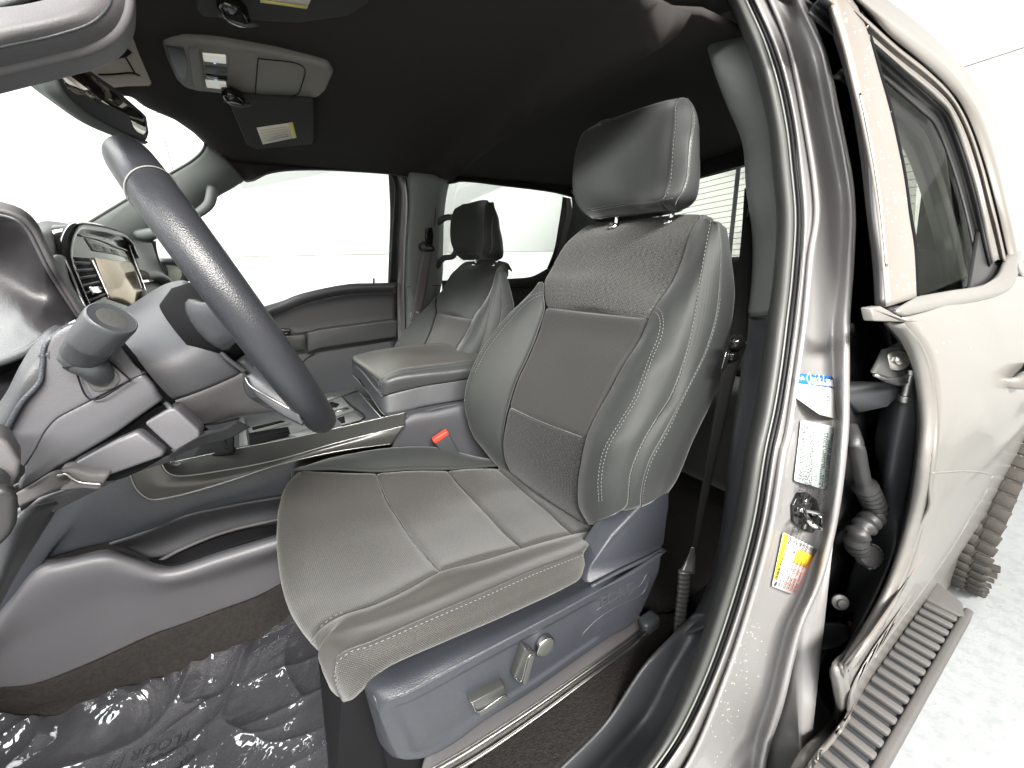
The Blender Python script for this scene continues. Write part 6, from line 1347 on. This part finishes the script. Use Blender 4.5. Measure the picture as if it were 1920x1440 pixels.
# arm rest box
al = thing('armrest', 'padded centre armrest with pale top and double stitched black side', 'armrest', (.38, 1.2, 1.05))
g0 = L([(660, 668, 1.33), (672, 664, 1.36), (700, 657, 1.40), (760, 648, 1.42), (830, 643, 1.44), (880, 652, 1.44)])
gq = L([(664, 674, 1.26), (690, 671, 1.27), (740, 662, 1.27), (790, 658, 1.28), (850, 658, 1.28), (895, 662, 1.28)])
g1 = L([(708, 716, 1.075), (714, 708, 1.07), (740, 694, 1.07), (775, 688, 1.07), (840, 680, 1.07), (905, 671, 1.07)])
lid = patch('lid_top', [g0, gq, [a.lerp(b, .5)+W(0, 0, .006) for a, b in zip(gq, g1)], g1], M['lidtop'], al, nu=50, nv=40, tuck=(.004, 0, .004, .002), tw=.012)
g2_ = L([(716, 745, 1.045), (724, 742, 1.035), (760, 733, 1.035), (800, 724, 1.035), (850, 716, 1.035), (905, 706, 1.035)])
gm_ = L([(711, 728, 1.05), (722, 716, 1.035), (745, 708, 1.03), (790, 702, 1.028), (846, 697, 1.028), (905, 690, 1.028)])
lids = patch('lid_side', [g1, gm_, g2_], M['vinyl'], al, nu=50, nv=24, tuck=(.002, 0, .002, .004), tw=.010)
lidf = patch('lid_front', [L([(659, 670, 1.33), (676, 684, 1.22), (709, 716, 1.075)]), L([(660, 686, 1.33), (678, 702, 1.22), (716, 746, 1.045)])], M['plastic_dark'], al, nu=30, nv=14)
tube('lid_latch', L([(663, 694, 1.322), (680, 708, 1.21), (704, 728, 1.09)]), .0028, M['trim'], al, n=14, seg=8)
oba = tree_of([lid, lids, lidf])
stitch('stitching', [(714, 744), (711, 730), (712, 716), (722, 707), (745, 697), (778, 691), (840, 683), (900, 675)], oba, M['thread'], al)
stitch('stitching', [(718, 744), (715, 730), (716, 718), (726, 710), (747, 701), (780, 695), (840, 687), (900, 679)], oba, M['thread'], al)
stitch('stitching', [(672, 667), (700, 660), (760, 651), (828, 646)], oba, M['thread'], al)
bx0 = L([(661, 702, 1.33), (680, 722, 1.2), (716, 772, 1.045), (724, 778, 1.03), (800, 762, 1.03), (858, 752, 1.03), (900, 745, 1.03)])
bx1 = L([(660, 680, 1.335), (678, 696, 1.2), (712, 735, 1.06), (722, 738, 1.045), (800, 720, 1.045), (858, 711, 1.045), (900, 704, 1.045)])
patch('armrest_box', [bx1, bx0], M['sill'], al, nu=60, nv=14, tuck=(0, 0, .002, .002), tw=.006)
prism('box_slot', L([(672, 710, 1.235), (682, 716, 1.20), (690, 730, 1.17), (680, 724, 1.20)]), M['black'], al, (.002, .004, 0), 0)
tube('box_edge', L([(662, 704, 1.33), (690, 735, 1.17), (718, 775, 1.044), (726, 780, 1.03)]), .0022, M['trim'], al, n=20, seg=6)
prism('lid_hinge', L([(872, 646, 1.40), (886, 650, 1.36), (894, 664, 1.28), (908, 664, 1.22), (930, 652, 1.3), (925, 640, 1.4), (880, 640, 1.44)]), M['tray'], al, (0, 0, -.02), .004)
# console rear block with the buckle
m0 = [(742, 824), (762, 782), (778, 774), (818, 768), (862, 757), (905, 748)]
m1_ = [(730, 855), (752, 800), (772, 790), (820, 780), (866, 772), (910, 770)]
patch('console_side', [L([(a, b, .985) for a, b in m0]), L([(a, b, .975) for a, b in m1_]), L([(740, 850, .975), (760, 842, .975), (780, 836, .975), (820, 830, .975), (870, 830, .975), (930, 850, .975)]), L([(740, 880, .98), (760, 880, .98), (800, 880, .98), (840, 890, .98), (890, 900, .98), (960, 920, .98)])], M['plastic'], cc, nu=40, nv=26)
patch('console_top', [L([(762, 780, .985), (800, 770, 1.0), (862, 756, 1.0), (930, 744, 1.0)]), L([(722, 778, 1.03), (800, 762, 1.03), (858, 752, 1.03), (930, 740, 1.03)])], M['plastic'], cc, nu=20, nv=8)
tube('seat_link', L([(905, 880, .95), (920, 868, .95), (938, 856, .95)]), .006, M['steel'], cc, n=8)
# blue-grey upper side panel
s0 = L([(-60, 1020, .93), (40, 975, .93), (101, 948, .935), (150, 925, .94), (200, 895, .945), (242, 886, .945), (256, 922, .94), (282, 938, .938), (330, 932, .938), (430, 904, .938), (520, 874, .938), (560, 862, .94)])
s1 = L([(-60, 1270, .92), (0, 1174, .925), (60, 1090, .93), (78, 1056, .935), (110, 1044, .94), (150, 1032, .94), (209, 1018, .94), (260, 1002, .94), (300, 988, .94), (352, 966, .94), (440, 945, .94), (540, 928, .94)])
patch('side_panel', [s0, [a.lerp(b, .5)+W(0, -.006, 0) for a, b in zip(catmull(s0, 14), catmull(s1, 14))], s1], M['plastic_blue'], cc, nu=70, nv=30, tuck=(0, 0, .0, .004), tw=.01)
tube('panel_seam', L([(101, 954, .930), (70, 1000, .925), (30, 1050, .92), (-20, 1110, .918)]), .0016, M['black'], cc, n=20, seg=6)
# pocket
q0 = L([(205, 1021, .95), (262, 1003, .95), (352, 968, .95), (440, 948, .95), (545, 930, .95)])
q1_ = L([(240, 1030, .985), (300, 1018, .99), (380, 985, .99), (450, 968, .99), (545, 952, .99)])
q2_ = L([(280, 1048, .985), (320, 1040, .985), (400, 1008, .985), (460, 992, .985), (545, 978, .985)])
patch('pocket_wall', [q0, q1_, q2_], M['plastic'], cc, nu=40, nv=16)
tube('pocket_lip', L([(300, 1051, .975), (340, 1030, .975), (420, 998, .975), (530, 972, .975)]), .004, M['trim_warm'], cc, n=30)
patch('pocket_floor', [q2_, L([(300, 1056, .95), (330, 1058, .95), (420, 1030, .95), (470, 1014, .95), (545, 995, .95)])], M['black'], cc, nu=30, nv=8)
# pale lower panel with its rolled upper rim
t0 = L([(-60, 1200, .94), (20, 1110, .94), (76, 1054, .94), (135, 1044, .94), (201, 1030, .94), (254, 1043, .94), (300, 1058, .94), (328, 1060, .94), (420, 1031, .94), (545, 994, .94)])
t1_ = L([(-60, 1225, .915), (20, 1130, .915), (72, 1070, .915), (135, 1052, .915), (201, 1040, .915), (252, 1052, .915), (298, 1068, .915), (328, 1068, .915), (420, 1040, .915), (545, 1002, .915)])
t2_ = L([(-60, 1250, .905), (0, 1170, .905), (58, 1100, .905), (135, 1075, .905), (201, 1062, .905), (250, 1074, .905), (296, 1086, .905), (330, 1084, .905), (422, 1055, .905), (545, 1020, .905)])
t3_ = L([(-60, 1270, .93), (0, 1230, .93), (60, 1190, .93), (130, 1160, .93), (200, 1130, .93), (260, 1125, .93), (300, 1120, .93), (350, 1105, .93), (425, 1085, .935), (545, 1040, .94)])
t4_ = L([(-60, 1300, .955), (0, 1290, .955), (61, 1284, .955), (152, 1251, .955), (230, 1216, .955), (287, 1190, .955), (350, 1168, .955), (410, 1145, .955), (483, 1118, .955), (545, 1085, .955)])
patch('lower_side_panel', [t0, t1_, t2_, t3_, t4_], M['plastic_low'], cc, nu=90, nv=50)
# footwell carpet wall
k_0 = L([(-60, 1296, .965), (0, 1287, .965), (61, 1281, .965), (152, 1248, .965), (287, 1187, .965), (410, 1142, .965), (483, 1115, .965), (510, 1085, .965), (560, 1060, .965)])
k_1 = C([(-60, 1350), (0, 1350), (87, 1344), (157, 1326), (233, 1296), (333, 1263), (427, 1226), (480, 1205), (590, 1150)], .625, 'z')
k_2 = [p+W(0, -.25, -.02) for p in k_1]
patch('footwell_carpet', [k_0, [a.lerp(b, .5)+W(0, 0, -.004) for a, b in zip(k_0, k_1)], k_1, k_2], M['carpet'], truck, nu=60, nv=30, wob=.003)
# =================================================================== clear protective film on the floor
fe = [(-80, 1352), (0, 1346), (87, 1341), (157, 1323), (233, 1293), (333, 1260), (427, 1223), (480, 1198), (500, 1180), (547, 1150), (575, 1140)]
f0 = C(fe, .635, 'z')
f0 = [p+W(0, 0, .010*math.sin(i*2.3)) for i, p in enumerate(f0)]
rowsf = [f0]
for k, (sh_) in enumerate((60, 130, 210, 320)):
    rowsf.append(C([(a+sh_*.25+(40 if a > 400 else 0), b+sh_) for a, b in fe], .62, 'z'))
def crumple(p, u, v, n_):
    q = p*Vector((1, 1, 0)); q.z = 0
    w_ = Vector((noise.noise(q*3+W(5, 0, 0)), noise.noise(q*3+W(0, 9, 0)), 0))*.12
    a_ = q+w_; r1 = noise.noise(a_*5); r2 = abs(noise.noise(Vector((a_.x*5+a_.y*4, a_.y*11-a_.x*4, 3.1)))); r3 = abs(noise.noise(Vector((a_.x*9-a_.y*5, a_.y*7+a_.x*3, 1.7)))); r4 = noise.noise(q*40)
    wv = .004*math.sin(q.x*130+5*noise.noise(q*6))*math.exp(-v*10)
    return p+W(0, 0, .010*r1+.007*(1-r2)**6+.006*(1-r3)**8+.0005*r4+wv*.7)
film = patch('floor_film', rowsf, M['film'], None, nu=260, nv=170, th=0, fn=crumple, toward=(0, 0, 4))
tag(film, 'crumpled clear plastic film with black print lying in the driver footwell', 'protective film')
under = patch('floor_mat', [[p+W(0, 0, -.03) for p in r] for r in rowsf], mat('floor_mat_rubber', (.07, .07, .08), .6, bump=[('noise', 60, .002)], vary=(14, .35)), truck, nu=20, nv=14)
bfm = tree_of([film])
M['film_ink'] = mat('film_print', (.01, .01, .012), .6)
def filmtext(body, px, py, qx, qy, size):
    a = P(px, py, .640, 'z'); b = P(qx, qy, .640, 'z'); x = (b-a).normalized(); y = W(0, 0, 1).cross(x)
    o = text('printed_text', body, a, x, y, size, M['film_ink'], film, .0, bold=.0002)
    for v in o.data.vertices:
        h_, n_, _i, _d = bfm.ray_cast(v.co+W(0, 0, .2), W(0, 0, -1))
        if h_ is not None: v.co.z = h_.z+.0012
filmtext('FLOOR PROTECTION', 350, 1362, 180, 1432, .027)
filmtext('YOUR DEALER', 352, 1384, 200, 1450, .027)
filmtext('SAVES', 356, 1404, 320, 1440, .027)
filmtext('REMOVE', 648, 1412, 590, 1440, .027)
